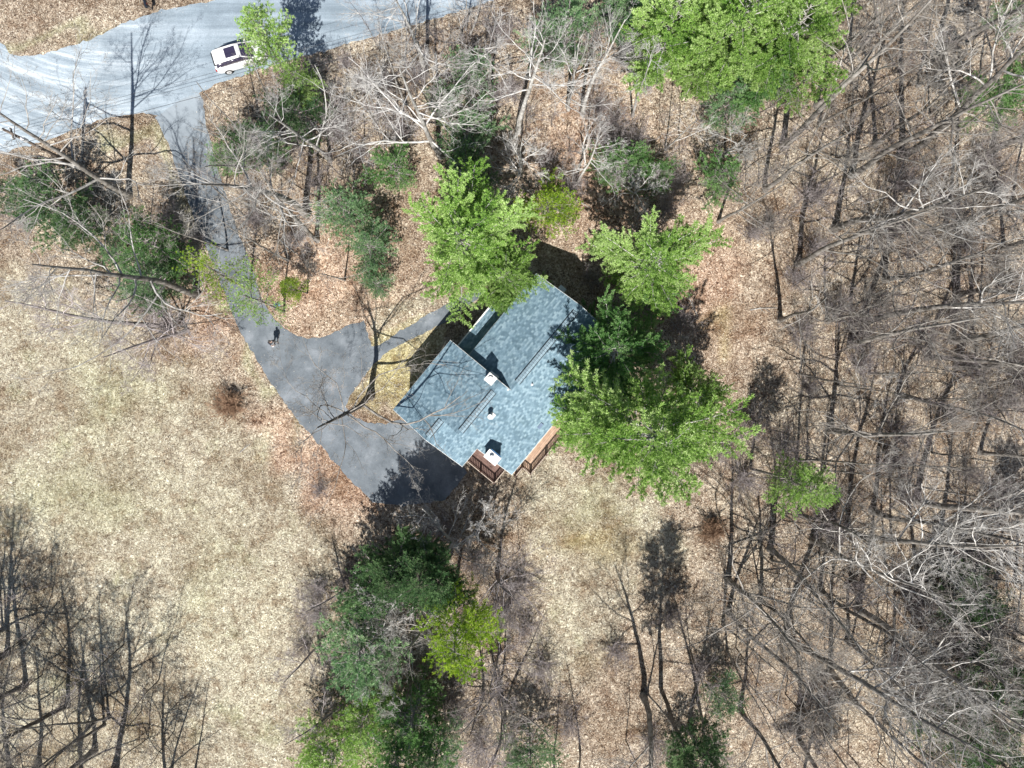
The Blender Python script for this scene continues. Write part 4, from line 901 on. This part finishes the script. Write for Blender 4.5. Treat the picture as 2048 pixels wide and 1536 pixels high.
# ------------------------------------------------------------ trees: (kind, px, py of the trunk foot, scale, label, extras)
BT = 'bare tree'
LT = [
 # left side, by the road and driveway
 ('oak3', 258, 390, 1.08, 'thick bare tree standing just below the utility pole, its shadow across the road', dict(lean=(-.05, -.05))),
 ('oak1', 392, 588, 1.10, 'tall bare tree leaning far left across the green bushes from the bend of the driveway', dict(lean=(-.10, -.02))),
 ('oak2', 612, 428, 1.0, 'tall pale bare tree reaching up and left over the top stretch of the driveway', dict(lean=(-.07, -.03))),
 ('oak4', 634, 480, .9, 'slender bare tree standing between the driveway and the blue-green young conifers', dict(lean=(-.05, 0))),
 ('star', 741, 790, 1.0, 'lone bare tree on the grass island beside the garage, spreading over the driveway', dict(lean=(-.02, 0), mats=('bark_dark', 'bark'))),
 ('fan0', 338, 655, 1.5, 'low fan-shaped bare tree spreading grey twigs left over the dry field', dict(lean=(-.42, .0))),
 ('fan1', 375, 660, 1.15, 'small bluish bare tree with a curved limb at the field edge by the driveway', dict(lean=(-.15, .25))),
 ('pole0', 455, 500, .85, 'thin bare tree at the right edge of the upper driveway', {}),
 ('pole1', 300, 460, .6, 'small bare tree beside the verge left of the upper driveway', {}),
 ('pole2', 500, 440, .8, 'narrow bare tree arching left over the middle of the driveway', dict(lean=(-.15, -.1))),
 ('pole0', 575, 520, .9, 'crooked dark bare tree above the lamp post with limbs over the drive', dict(lean=(-.25, .0))),
 ('pole2', 690, 560, .7, 'thin bare tree in the leafy corner above the driveway fork', {}),
 ('clump0', 540, 330, .9, 'bushy many-stemmed bare tree right of the driveway mouth', {}),
 ('oak3', 660, 320, .75, 'spreading bare tree above the dark green bushes near the road', dict(lean=(-.08, 0))),
 # top centre
 ('oak1', 851, 147, .8, 'white-barked bare tree reaching across the road at the top edge', dict(lean=(-.08, -.02))),
 ('oak3', 882, 312, .98, 'great pale tree with many fanning limbs, high above the big pine by the house', dict(lean=(-.12, -.02))),
 ('oak4', 984, 190, .75, 'slim pale tree near the top with broken upper branches', {}),
 ('oak0', 1037, 262, .85, 'pale forked tree in the middle of the upper woods', dict(lean=(.02, 0))),
 ('fan2', 1042, 350, .9, 'round bushy grey tree directly above the yellow-green bush', {}),
 ('clump1', 1143, 214, 1.0, 'three-stemmed pale tree left of the large evergreen mass', {}),
 ('oak2', 1165, 228, .62, 'straight pale tree beside the three-stemmed one at the top', {}),
 ('oak5', 1150, 372, .62, 'short leaning pale tree with a bent trunk on open leaves', dict(lean=(.18, -.1))),
 ('pole1', 1265, 232, .95, 'thin pale tree below the left edge of the large evergreen mass', {}),
 ('fan1', 1262, 392, .75, 'gnarled grey tree tangled over a green bush above the right pine', {}),
 ('fan2', 1452, 312, .85, 'white-limbed bare tree with twisted arms below the large evergreen mass', dict(lean=(-.1, 0))),
 ('pole2', 1330, 300, .7, 'small bare tree between two green bushes above the right pine', {}),
 ('clump1', 760, 250, .85, 'loose grey clump of stems near the road at the top', {}),
 ('clump0', 930, 60, .7, 'multi-stemmed bare tree at the road edge near the top middle', {}),
 ('pole0', 560, 240, .8, 'bare tree just below the pine that covers the car', {}),
 ('pole2', 810, 210, .8, 'slim bare tree beside the great fanning tree', {}),
 # right woods
 ('oak5', 1437, 443, .72, 'bare tree with a sharply bent limb at the left edge of the right woods', dict(lean=(.14, -.08))),
 ('oak1', 1596, 527, .95, 'bare tree whose pale limbs run right, level with the top of the house roof', dict(lean=(.05, 0))),
 ('oak0', 1670, 457, 1.0, 'long dark leaning tree high in the right woods', dict(lean=(.10, .02))),
 ('oak2', 1566, 293, .95, 'tall tree leaning right just below the large evergreen mass', dict(lean=(.10, 0))),
 ('oak4', 1633, 213, 1.0, 'straight pale tree right beside the large evergreen mass', dict(lean=(.08, -.06))),
 ('oak2', 1801, 314, 1.05, 'tall tree reaching for the upper right corner', dict(lean=(.08, -.02))),
 ('oak3', 1890, 455, .95, 'twin-limbed tree low against the right edge, in the upper woods', dict(lean=(.1, 0))),
 ('oak4', 1750, 289, .9, 'narrow tree standing in the shade stripes of the upper right woods', {}),
 ('oak1', 1703, 351, 1.0, 'curved tree with a long bowed trunk in the upper right woods', dict(lean=(.08, -.03))),
 ('oak0', 1914, 590, .9, 'bare tree near the right edge beside two crossing trunks', {}),
 ('oak4', 2006, 496, .9, 'bare tree forked near its foot, nearly out at the right edge', {}),
 ('oak5', 1653, 643, .75, 'small forked tree with a pale bowed limb, middle of the right woods', {}),
 ('oak2', 1728, 645, .92, 'long straight trunk slanting gently upward, middle of the right woods', dict(lean=(.08, -.06))),
 ('oak4', 1855, 715, .95, 'dark trunk running almost level to the right edge', dict(lean=(.1, 0))),
 ('oak0', 1903, 681, .95, 'paler trunk just above the level dark trunk at the right edge', dict(lean=(.06, 0))),
 ('oak3', 1912, 733, .95, 'thick pale trunk running right and slightly down, by the right edge', dict(lean=(.12, .05))),
 ('pole0', 1739, 747, .9, 'thin angled tree in the middle of the right woods', dict(lean=(.1, 0))),
 ('pole1', 1676, 769, .8, 'very thin pole tree right of the small shaded pine shadow', {}),
 ('oak4', 1794, 788, .85, 'bare tree whose long limb curves down to the right, middle right', dict(lean=(.12, .08))),
 ('oak3', 1662, 860, 1.02, 'great spreading oak with star-like limbs in the right woods', dict(lean=(-.02, -.02))),
 ('oak2', 1833, 1001, 1.0, 'thick trunk slanting down right with a shaded side, lower right woods', dict(lean=(.1, .05))),
 ('oak5', 1597, 1027, .9, 'bare tree below the little bright pine, limbs running down right', dict(lean=(.1, .02))),
 ('pole2', 1649, 940, .8, 'thin hooked tree near the star-limbed oak', {}),
 ('oak1', 1626, 1080, .95, 'dark tree with a thick bent trunk, lower right woods', dict(lean=(.12, 0))),
 ('oak0', 1744, 1022, .9, 'dark tree leaning down right among crossing limbs', dict(lean=(.08, .03))),
 ('oak4', 1540, 1098, 1.05, 'long diagonal dark trunk crossing the lower right woods', dict(lean=(.08, .06))),
 ('oak2', 1694, 1060, .9, 'dark limbed tree under the pale tangle of the lower right woods', dict(lean=(.05, .03))),
 ('oak3', 1455, 1160, 1.0, 'forked tree at the yard edge of the lower right woods', dict(lean=(.04, .02))),
 ('oak4', 1457, 1225, .95, 'second diagonal trunk just below the forked tree by the yard', dict(lean=(.06, .04))),
 ('oak0', 1715, 1219, 1.0, 'trunk pointing to the dark lower right corner', dict(lean=(.1, 0))),
 ('oak2', 1572, 1272, 1.0, 'dark straight trunk in the bottom right, running down right', dict(lean=(.04, .04))),
 ('oak5', 1694, 1282, .95, 'heavy dark trunk next to the brushy lower right corner', dict(lean=(.05, .02))),
 ('oak1', 1660, 1344, 1.0, 'twin dark trunks slanting to the bottom edge on the right', dict(lean=(.05, .05))),
 ('oak4', 1597, 1480, .9, 'bare tree whose foot stands near the bottom edge, right half', {}),
 ('oak3', 1876, 1070, .95, 'dark tree spreading fine twigs at the lower right edge', dict(lean=(.1, 0))),
 ('oak0', 1830, 1180, .9, 'bare tree over the blackish brush of the lower right corner', {}),
 ('oak5', 1960, 905, .9, 'bare tree with level trunk below the middle of the right edge', dict(lean=(.1, 0))),
 ('oak1', 1900, 1290, .9, 'bare tree raising grey twigs in the bottom right corner', {}),
 ('oak3', 1780, 1380, .9, 'bare tree bristling with twigs at the bottom right', {}),
 ('oak2', 1985, 300, .9, 'bare tree beside the green patch at the upper right edge', {}),
 ('oak5', 1700, 120, .9, 'bare tree right of the large evergreen mass at the top edge', {}),
 ('oak0', 1880, 110, .9, 'bare tree near the top right corner', {}),
 # bottom centre
 ('fan1', 915, 1095, 1.15, 'white bare tree with upturned limbs below the dark deck', dict(lean=(-.3, -.45), mats=('bark_pale', 'bark_white'))),
 ('fan0', 955, 1075, .9, 'second white-limbed bare tree, nearer the dark deck', dict(lean=(-.05, -.4), mats=('bark_pale', 'bark_white'))),
 ('fan2', 845, 1180, 1.1, 'pale bare tree with looping limbs over the dark conifers', dict(lean=(-.3, -.1), mats=('bark_pale', 'bark_white'))),
 ('oak5', 800, 1235, .6, 'pale bare tree between the dark conifer and the blue-green one', dict(lean=(-.1, -.1), mats=('bark_pale', 'bark_white'))),
 ('fan2', 780, 1290, 1.0, 'pale leafless tree in front of the blue-green conifer', dict(lean=(-.1, 0), mats=('bark_pale', 'bark_white'))),
 ('fan0', 830, 1330, 1.0, 'grey leafless tree in the gap below the lime green pine', dict(mats=('bark', 'bark_pale'))),
 ('fan1', 1000, 1300, 1.0, 'rounded grey bare tree right of the lime green pine', {}),
 ('fan0', 1010, 1440, 1.1, 'grey fan-shaped bare tree near the bottom edge, middle', {}),
 ('fan2', 640, 1290, .8, 'small grey bare tree out on the field beside the conifers', dict(lean=(-.2, 0))),
 ('pole0', 985, 1030, .55, 'thin bare tree between the deck and the leafless shrubs', {}),
 ('fan0', 994, 1147, 1.3, 'round grey bare tree with a long trunk shadow pointing to the house', {}),
 ('fan2', 966, 1385, 1.0, 'low grey bare tree beside the bottom conifers', {}),
 ('clump0', 1000, 1400, .9, 'leafless clump near the bottom edge left of the pale clearing', {}),
 ('oak3', 870, 1215, .72, 'bare tree spreading over the dark green conifer below the garage', dict(lean=(-.12, 0))),
 ('oak2', 1287, 1393, .85, 'forked bare tree at the bottom of the pale clearing', {}),
 ('pole1', 1454, 1300, .9, 'thin bare tree between the clearing and the lower right woods', {}),
 ('pole2', 1107, 1520, .9, 'thin bare tree at the bottom edge of the clearing', {}),
 ('pole0', 1160, 1500, .8, 'second thin tree at the bottom edge, just right of its twin', {}),
 ('fan1', 690, 1180, .8, 'small bare tree at the field edge left of the dark conifer', dict(lean=(-.3, 0))),
 ('fan2', 700, 1400, .95, 'small bare tree spreading left over the field from the bottom conifers', dict(lean=(-.35, 0))),
 # bottom left
 ('vase0', 230, 1540, 1.0, 'large bare tree at the bottom left whose wide shadow falls on the field', {}),
 ('vase0', 135, 1411, .72, 'thin dark tree pointing to the bottom left corner', dict(lean=(-.08, 0))),
 ('vase1', 51, 1370, .8, 'bare tree near the left edge above the bottom left corner', dict(lean=(-.06, 0))),
 ('vase0', 15, 1305, .85, 'bare tree standing at the very left edge, lower field', {}),
 ('clump0', 211, 1448, 1.0, 'many-stemmed bare clump in the bottom left shadows', {}),
 ('oak1', 78, 1530, .85, 'bare tree in the extreme bottom left corner', {}),
 ('pole0', 344, 1535, .9, 'thin bare tree at the bottom edge right of the large bare one', {}),
 ('pole1', 390, 1540, .85, 'slim forked tree on the field at the bottom edge', {}),
 ('vase1', 160, 1600, .9, 'bare tree beyond the bottom left edge throwing its shadow in', {}),
 ('vase1', 330, 1600, .7, 'bare tree just under the bottom edge, shading the lower field', {}),
 ('vase0', 20, 1540, .8, 'bare tree under the bottom left corner', {}),
 ('oak0', 190, 1500, .8, 'bare tree among the shadow stripes near the bottom left', dict(lean=(-.05, 0))),
 ('clump1', 10, 1250, .9, 'leafless clump on the left edge above the bottom left trees', {}),
 ('oak3', 1770, 560, .95, 'bare tree amid the centre of the right woods with dense pale twigs', {}),
 ('pole1', 1820, 470, .9, 'bare tree whose pale crown tangles right of the long leaning tree', {}),
 ('oak1', 1700, 690, .9, 'bare tree just above the star-limbed oak', {}),
 ('oak4', 1560, 640, .8, 'slim bare tree at the inner margin of the right woods', {}),
 ('pole2', 1790, 930, .9, 'bare tree right of the star-limbed oak', {}),
 ('oak0', 1530, 380, .75, 'bare tree below and right of the white-limbed one', {}),
 ('pole1', 1860, 230, .9, 'bare tree with spreading twigs in the upper right', {}),
 ('pole2', 1960, 600, .9, 'bare tree with a pale crown at the right edge, upper half', {}),
 ('oak3', 1520, 1200, .8, 'bare tree between the yard and the long diagonal trunk', {}),
 ('pole1', 1770, 1130, .9, 'bare tree left of the dense dark thickets', {}),
 ('oak1', 1480, 1420, .8, 'bare tree at the bottom, left of the straight dark trunk', {}),
 ('oak0', 1380, 1460, .8, 'bare tree at the bottom edge right of the forked tree', {}),
 ('oak4', 1640, 1180, .85, 'bare tree crossing the long diagonal trunk', {}),
]
for k, px, py, sc, lab, kw in LT:
    m = kw.pop('mats', None)
    if m: pass
    elif px > 1500 and (px + py) % 3 == 0: m = ('bark', 'bark_pale')
    elif py < 420 and px > 560 and px < 1500: m = ('bark_pale', 'bark_white')
    elif px < 700 and py < 700: m = ('bark', 'bark_pale') if k.startswith('oak') else None
    grow_at(k, 'bare_tree', px, py, 0, lab, BT, scale=sc, mats=m, **kw)

PT = [
 # kind, crown centre px, crown height z, scale, label, mats, extras
 ('pine0', 925, 482, 8.5, .98, 'big bright green pine overhanging the top corner of the house roof', None, {}),
 ('pine1', 1012, 560, 7.5, .62, 'smaller pine tucked between the big one and the porch roof', None, {}),
 ('pine2', 1298, 545, 8.5, .84, 'round bright pine in the leaves above the house on the right', None, {}),
 ('pine3', 1295, 850, 9.5, 1.26, 'very large yellow-green pine covering the lower right side of the house', None, {}),
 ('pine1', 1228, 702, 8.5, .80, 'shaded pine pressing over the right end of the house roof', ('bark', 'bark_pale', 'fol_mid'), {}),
 ('pine2', 1400, 800, 9.0, .62, 'pine on the outer side of the very large yellow-green one', None, {}),
 ('pine0', 1180, 850, 7.5, .62, 'pine drooping over the end of the long tan deck', None, {}),
 ('pine3', 1350, 60, 9.5, .88, 'leftmost pine of the large evergreen mass at the top edge', None, {}),
 ('pine0', 1468, 60, 9.5, .98, 'middle pine of the large evergreen mass at the top edge', None, {}),
 ('pine1', 1580, 72, 9.5, .92, 'rightmost pine of the large evergreen mass at the top edge', None, {}),
 ('pine2', 1400, 135, 7.5, .62, 'pine at the lower rim of the evergreen mass, left part', ('bark', 'bark_pale', 'fol_bright'), {}),
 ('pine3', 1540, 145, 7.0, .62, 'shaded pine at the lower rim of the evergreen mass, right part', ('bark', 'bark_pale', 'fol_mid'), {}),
 ('pine2', 1255, 5, 8.5, .55, 'dull green pine peeping in at the top edge left of the evergreen mass', ('bark', 'bark', 'fol_blue'), {}),
 ('sparse0', 524, 80, 10.5, .88, 'tall loose pine standing over the white car', None, dict(lean=(0.0, 0))),
 ('sparse1', 605, 150, 7.5, .55, 'small green pine beside the road just below the white car', ('bark', 'bark', 'fol_bright'), {}),
 ('sparse1', 893, 1245, 9.5, .98, 'bright lime green pine among the bottom conifers', ('bark', 'bark', 'fol_lime'), dict(sz=1.15)),
 ('sparse9', 432, 556, 8.0, .80, 'light green feathery pine leaning over the left edge of the driveway', ('bark', 'bark', 'fol_lime'), dict(lean=(.05, 0))),
 ('sparse9', 508, 605, 8.5, .80, 'thin see-through green pine across the driveway beside the person', None, dict()),
 ('sparse0', 588, 575, 6.5, .42, 'tiny bright pine above the lamp post', ('bark', 'bark', 'fol_lime'), {}),
 ('young0', 1092, 412, 3.6, 1.05, 'yellow-green bush at the right of the big pine', ('bark', 'bark_twig', 'fol_lime'), {}),
 ('young1', 792, 340, 3.6, .85, 'mid green young conifer above and left of the big pine', None, {}),
 ('young2', 690, 425, 3.6, .90, 'blue-green young conifer, upper of the two right of the driveway', ('bark', 'bark_twig', 'fol_blue'), {}),
 ('young0', 738, 500, 3.2, .95, 'blue-green young conifer, lower of the two right of the driveway', ('bark', 'bark_twig', 'fol_blue'), {}),
 ('young1', 755, 570, 2.6, .6, 'small dull conifer just above the walkway', ('bark', 'bark_twig', 'fol_blue'), {}),
 ('young2', 1245, 325, 4.0, .9, 'dark green bush among grey branches above the round pine', None, {}),
 ('young0', 1310, 340, 3.4, .75, 'small bright bush right of the dark green one', None, {}),
 ('young1', 1445, 345, 3.4, .85, 'green conifer bush under the white-limbed tree', ('bark', 'bark_twig', 'fol_mid'), {}),
 ('young2', 1300, 610, 3.0, 1.0, 'shadowed conifer between the two right-hand pines', ('bark', 'bark_twig', 'fol_mid'), {}),
 ('young0', 510, 275, 3.4, 1.0, 'dark green bush right of the driveway mouth', ('bark', 'bark_twig', 'fol_dark'), {}),
 ('young1', 605, 238, 3.6, 1.0, 'dark green conifer below the roadside pine', ('bark', 'bark_twig', 'fol_dark'), {}),
 ('young2', 455, 320, 2.6, .6, 'small green bush at the right kerb of the upper driveway', ('bark', 'bark_twig', 'fol_mid'), {}),
 ('young0', 930, 155, 3.8, .9, 'grey-green conifer seen through pale branches near the top', ('bark', 'bark_twig', 'fol_blue'), {}),
 ('young1', 935, 265, 3.8, 1.0, 'dark conifer under the great fanning tree', ('bark', 'bark_twig', 'fol_blue'), {}),
 ('young2', 880, 205, 3.2, .6, 'dull green bush among the pale trees of the upper woods', ('bark', 'bark_twig', 'fol_dark'), {}),
 ('young1', 930, 345, 3.8, 1.0, 'shaded conifer directly above the big pine', ('bark', 'bark_twig', 'fol_dark'), {}),
 ('young2', 1125, 60, 4.0, 1.15, 'green conifer behind the three-stemmed tree at the top', ('bark', 'bark_twig', 'fol_blue'), {}),
 ('young0', 1460, 215, 3.6, .9, 'hazy green bush below the large evergreen mass', ('bark', 'bark_twig', 'fol_blue'), {}),
 ('young2', 95, 410, 3.0, 1.15, 'dark evergreen bush under the leaning trees left of the utility pole', ('bark', 'bark_twig', 'fol_dark'), {}),
 ('young1', 165, 445, 3.0, 1.0, 'mossy green bush beneath tangled limbs on the left', ('bark', 'bark_twig', 'fol_dark'), {}),
 ('young0', 20, 385, 3.0, .8, 'olive bush at the left edge below the road', ('bark', 'bark_twig', 'fol_dark'), {}),
 ('young0', 315, 500, 4.0, 1.15, 'full green conifer left of the driveway bend', ('bark', 'bark_twig', 'fol_mid'), {}),
 ('young2', 300, 560, 3.0, 1.0, 'blue-green conifer above the fan-shaped bare tree', ('bark', 'bark_twig', 'fol_blue'), {}),
 ('young1', 240, 515, 2.6, .7, 'low green bush left of the full conifer', ('bark', 'bark_twig', 'fol_blue'), {}),
 ('pine0', 805, 1120, 5.5, .66, 'dark green conifer just below the parking area', ('bark', 'bark_twig', 'fol_dark'), {}),
 ('pine2', 850, 1165, 5.0, .6, 'dark conifer crossed by white branches below the garage', ('bark', 'bark_twig', 'fol_dark'), {}),
 ('young1', 760, 1180, 4.5, 1.3, 'dark conifer left of the lime green pine', ('bark', 'bark_twig', 'fol_dark'), {}),
 ('young2', 715, 1305, 5.5, 1.4, 'blue-green conifer at the field edge near the bottom', ('bark', 'bark_twig', 'fol_blue'), {}),
 ('young0', 740, 1430, 5.0, 1.15, 'olive green conifer at the bottom edge beside the field', ('bark', 'bark_twig', 'fol_bright'), {}),
 ('young1', 830, 1415, 6.0, 1.3, 'light green conifer below the lime green pine', ('bark', 'bark_twig', 'fol_mid'), {}),
 ('young2', 670, 1505, 5.0, 1.2, 'bright green conifer in the bottom row, farthest left', ('bark', 'bark_twig', 'fol_bright'), {}),
 ('young0', 790, 1510, 5.0, 1.3, 'green conifer in the bottom row, middle', ('bark', 'bark_twig', 'fol_mid'), {}),
 ('young1', 880, 1500, 5.0, 1.1, 'green conifer in the bottom row, farthest right', ('bark', 'bark_twig', 'fol_blue'), {}),
 ('young2', 1060, 1505, 3.5, .9, 'dim green bush at the bottom edge below the clearing', ('bark', 'bark_twig', 'fol_blue'), {}),
 ('tall1', 1588, 968, 11.5, .68, 'little bright pine standing alone in the right woods', ('bark', 'bark', 'fol_bright'), {}),
 ('young0', 1450, 1385, 3.0, .75, 'small green bush under bare trees, bottom right of the clearing', ('bark', 'bark_twig', 'fol_blue'), {}),
 ('young1', 1368, 1525, 5.5, .8, 'green conifer at the bottom edge, right half', None, {}),
 ('sparse1', 2030, 195, 9.0, .8, 'green pine at the upper right edge', ('bark', 'bark', 'fol_mid'), {}),
 ('sparse0', 2035, 10, 9.0, .7, 'dark pine at the top right corner', ('bark', 'bark', 'fol_blue'), {}),
 ('young2', 2015, 1375, 5.0, 1.2, 'bluish conifer near the bottom right corner', ('bark', 'bark_twig', 'fol_dark'), {}),
 ('young1', 1990, 1500, 5.0, 1.3, 'shadowy conifer in the bottom right corner', ('bark', 'bark_twig', 'fol_dark'), {}),
 ('young0', 1900, 1480, 4.0, 1.2, 'dark low conifer left of the bottom right corner', ('bark', 'bark_twig', 'fol_dark'), {}),
 ('young2', 1930, 1190, 3.0, 1.0, 'dark bush under grey twigs at the lower right', ('bark', 'bark_twig', 'fol_dark'), {}),
]
for k, px, py, z, sc, lab, m, kw in PT:
    grow_at(k, 'bush' if (k.startswith('young') and sc < .8) else 'conifer', px, py, z, lab, 'bush' if 'bush' in lab else 'conifer', scale=sc, mats=m, **kw)
# tall pines whose bare trunks stand inside the picture and whose crowns only throw shade
TP = [('tall1', 795, 1105, .60, 'dark pine at the left end of the dark conifers shading the asphalt edge'),
      ('tall0', 905, 1105, .66, 'dark pine below the dark deck shading the lower corner of the asphalt'),
      ('tall0', 1322, 1377, 1.0, 'tall pine trunk at the bottom of the clearing, crown beyond the bottom edge'),
      ('tall1', 2030, 1160, .95, 'tall pine at the lower right edge throwing a dark patch of shade'),
      ('tall0', 1850, 1420, .95, 'tall pine trunk in the dark bottom right corner'),
      ('tall1', 1955, 1340, .95, 'tall pine behind the brush of the bottom right corner'),
      ('tall0', 837, 1535, .9, 'tall dark pine trunk at the bottom edge among the conifers'),
      ('tall1', 850, 1085, .70, 'dark pine beside the parking area that shades the asphalt'),
      ('tall1', 1600, 1610, .9, 'tall pine beyond the bottom edge shading the woods')]
for k, px, py, sc, lab in TP: grow_at(k, 'tall_pine', px, py, 0, lab, 'pine', scale=sc)

# saplings and leafless brush: look-alikes share a label per patch of ground
def scatter(n, poly, mind, seed, avoid=()):
    r = np.random.default_rng(seed); out = []; xs_ = [p[0] for p in poly]; ys_ = [p[1] for p in poly]; tries = 0
    while len(out) < n and tries < 8000:
        tries += 1; p = (r.uniform(min(xs_), max(xs_)), r.uniform(min(ys_), max(ys_)))
        if not inpoly(np.array([p]), poly)[0]: continue
        if inpoly(np.array([p]), ROAD)[0] or inpoly(np.array([p]), DRIVE)[0]: continue
        if in_house(np.array([W2(*p)]), 1.0)[0]: continue
        if any(math.hypot(p[0] - q[0], p[1] - q[1]) < mind for q in out): continue
        out.append(p)
    return out
RW = [(1500, 200), (2040, 60), (2040, 1530), (1200, 1530), (1400, 1180), (1500, 1000), (1560, 700), (1480, 420)]
UW = [(640, 130), (1000, 40), (1280, 60), (1300, 180), (1500, 230), (1420, 420), (1180, 420), (1080, 300), (820, 300), (640, 520), (480, 500), (430, 300)]
LW = [(0, 1150), (160, 1180), (330, 1350), (420, 1536), (0, 1536)]
BW = [(620, 1080), (780, 1040), (1060, 1100), (1080, 1500), (900, 1530), (660, 1530)]
for i, p in enumerate(scatter(150, RW, 24, 31)):
    k = ('sap%d' % (i % 4)) if i % 5 else ('pole%d' % (i % 3)); grow_at(k, 'sapling', *p, 0, 'thin leafless sapling with a straight dark stem in the leaf-strewn woods filling the right side', 'sapling', 'saplings of the right-hand woods', scale=random.uniform(.75, 1.25), lean=(random.gauss(0, .05), random.gauss(0, .05)))
for i, p in enumerate(scatter(60, UW, 26, 32)):
    grow_at('sap%d' % (i % 4), 'sapling', *p, 0, 'thin leafless sapling standing in the woods between the road and the house', 'sapling', 'saplings between road and house', scale=random.uniform(.6, 1.1), lean=(random.gauss(0, .08), random.gauss(0, .08)))
for i, p in enumerate(scatter(14, LW, 45, 33)):
    grow_at('sap%d' % (i % 4), 'sapling', *p, 0, 'thin leafless sapling in the shadow-striped bottom left corner', 'sapling', 'saplings at the bottom left', scale=random.uniform(.8, 1.2))
for i, p in enumerate(scatter(12, BW, 50, 34)):
    grow_at('sap%d' % (i % 4), 'sapling', *p, 0, 'thin leafless sapling among the conifers at the bottom middle', 'sapling', 'saplings at the bottom middle', scale=random.uniform(.6, 1.0))
SH = [(345, 440, 1.0, 'dark thicket left of the driveway bend'), (395, 480, .8, 'brown thicket touching the driveway edge below the bend'),
      (1500, 850, 1.2, 'reddish leafless thicket right of the very large pine'), (1560, 900, 1.3, 'purple-grey thicket near the little bright pine'), (1480, 960, 1.2, 'purple thicket at the corner of the yard'), (1440, 900, 1.0, 'brown thicket behind the very large pine'),
      (1005, 1210, 1.4, 'rounded grey thicket below the round grey bare tree'), (1050, 1250, 1.0, 'thicket at the left rim of the pale clearing'), (950, 1120, 1.1, 'thicket between the deck and the lime green pine'), (890, 1050, 1.1, 'pale thicket at the parking corner below the dark deck'),
      (590, 290, 1.0, 'grey thicket between the road and the young conifers'), (680, 270, 1.2, 'loose thicket in the shade under the upper woods'), (800, 270, 1.2, 'thicket left of the great fanning tree'), (1020, 190, 1.1, 'thicket under the slim pale trees near the top'),
      (1220, 250, 1.1, 'dark thicket left of the white-limbed tree'), (1270, 290, 1.0, 'thicket above the dark green bush'), (1090, 330, .9, 'grey thicket above the yellow-green bush'), (1180, 560, .8, 'shaded thicket by the top corner of the house'), (1360, 640, 1.0, 'dark thicket in the shade between the right pines'),
      (1820, 1200, 1.6, 'dense dark thicket in the lower right, upper part'), (1890, 1290, 1.7, 'dense dark thicket in the lower right, middle part'), (1850, 1390, 1.7, 'dense dark thicket near the bottom right corner'), (1960, 1240, 1.7, 'dense grey thicket at the lower right edge'), (1960, 1420, 1.7, 'thicket crowding the bottom right corner'), (1790, 1330, 1.4, 'thicket left of the dark corner brush'), (1930, 1110, 1.3, 'thicket above the dark corner brush'), (2000, 1340, 1.5, 'outermost thicket at the right edge near the bottom'),
      (340, 650, .9, 'thicket at the foot of the fan-shaped bare tree'), (1500, 470, .8, 'pinkish thicket at the edge of the right woods, level with the round pine'), (1590, 560, .9, 'lilac-grey thicket in the right woods level with the roof'), (640, 980, .6, 'small brown thicket on leaves left of the parking area'), (1140, 1440, 1.0, 'low thicket at the bottom of the clearing'), (1230, 1300, .9, 'thicket in the shade stripes at the clearing edge'),
      (60, 450, 1.0, 'thicket under the leaning trees at the left edge'), (700, 1150, .9, 'thicket at the field edge left of the dark conifers'), (610, 1290, .8, 'fine twiggy thicket on the field left of the blue-green conifer'), (1300, 1480, 1.1, 'thicket at the bottom edge by the forked tree'), (1420, 1500, 1.1, 'thicket at the bottom edge left of the lower right woods')]
for i, (px, py, sc, lab) in enumerate(SH):
    grow_at('shrub%d' % (i % 3), 'thicket', px, py, 0, lab, 'thicket', scale=sc)

for i, (px, py, sc, lab) in enumerate([(1080, 1330, 1.1, 'thicket at the lower left rim of the clearing'), (1040, 1170, 1.1, 'grey thicket right of the round grey bare tree'), (900, 1400, 1.0, 'thicket among the bottom conifers'), (960, 1480, 1.2, 'thicket at the bottom edge, middle'), (640, 1180, 1.0, 'wispy thicket at the inner field edge below the driveway'), (640, 1230, .8, 'second wispy thicket at the inner field edge, lower one'),
        (1330, 420, .8, 'small thicket above the round pine'), (740, 180, 1.2, 'thicket in the verge woods below the road shadow'), (1000, 80, 1.1, 'thicket at the top edge right of the road'), (300, 620, .9, 'thicket above the fan-shaped bare tree'), (1340, 1230, 1.0, 'brownish thicket in the tall pine shadow of the clearing'), (1400, 1330, 1.0, 'thicket right of the forked tree at the bottom of the clearing')]):
    grow_at('shrub%d' % (i % 3), 'thicket', px, py, 0, lab, 'thicket', scale=sc)

for i, p in enumerate(scatter(34, [(1520, 420), (2040, 300), (2040, 1180), (1480, 1180), (1560, 800)], 50, 51)):
    grow_at('shrub%d' % (i % 3), 'thicket', *p, 0, 'low greyish-purple haze of leafless stems between the trunks of the right side woods', 'thicket', 'undergrowth of the right-hand woods', scale=random.uniform(.8, 1.3))

grow_at('mound', 'thicket', 465, 812, 0, 'rust brown mound of dead stems on the field left of the driveway', 'thicket', scale=1.5)
grow_at('mound', 'thicket', 1425, 1060, 0, 'rust brown mound of stems at the right end of the pale clearing', 'thicket', scale=1.3)
for i, p in enumerate(scatter(22, UW, 55, 61)):
    grow_at('shrub%d' % (i % 3), 'thicket', *p, 0, 'low grey haze of leafless stems in the woods between the road and the house', 'thicket', 'undergrowth between road and house', scale=random.uniform(.6, 1.0))
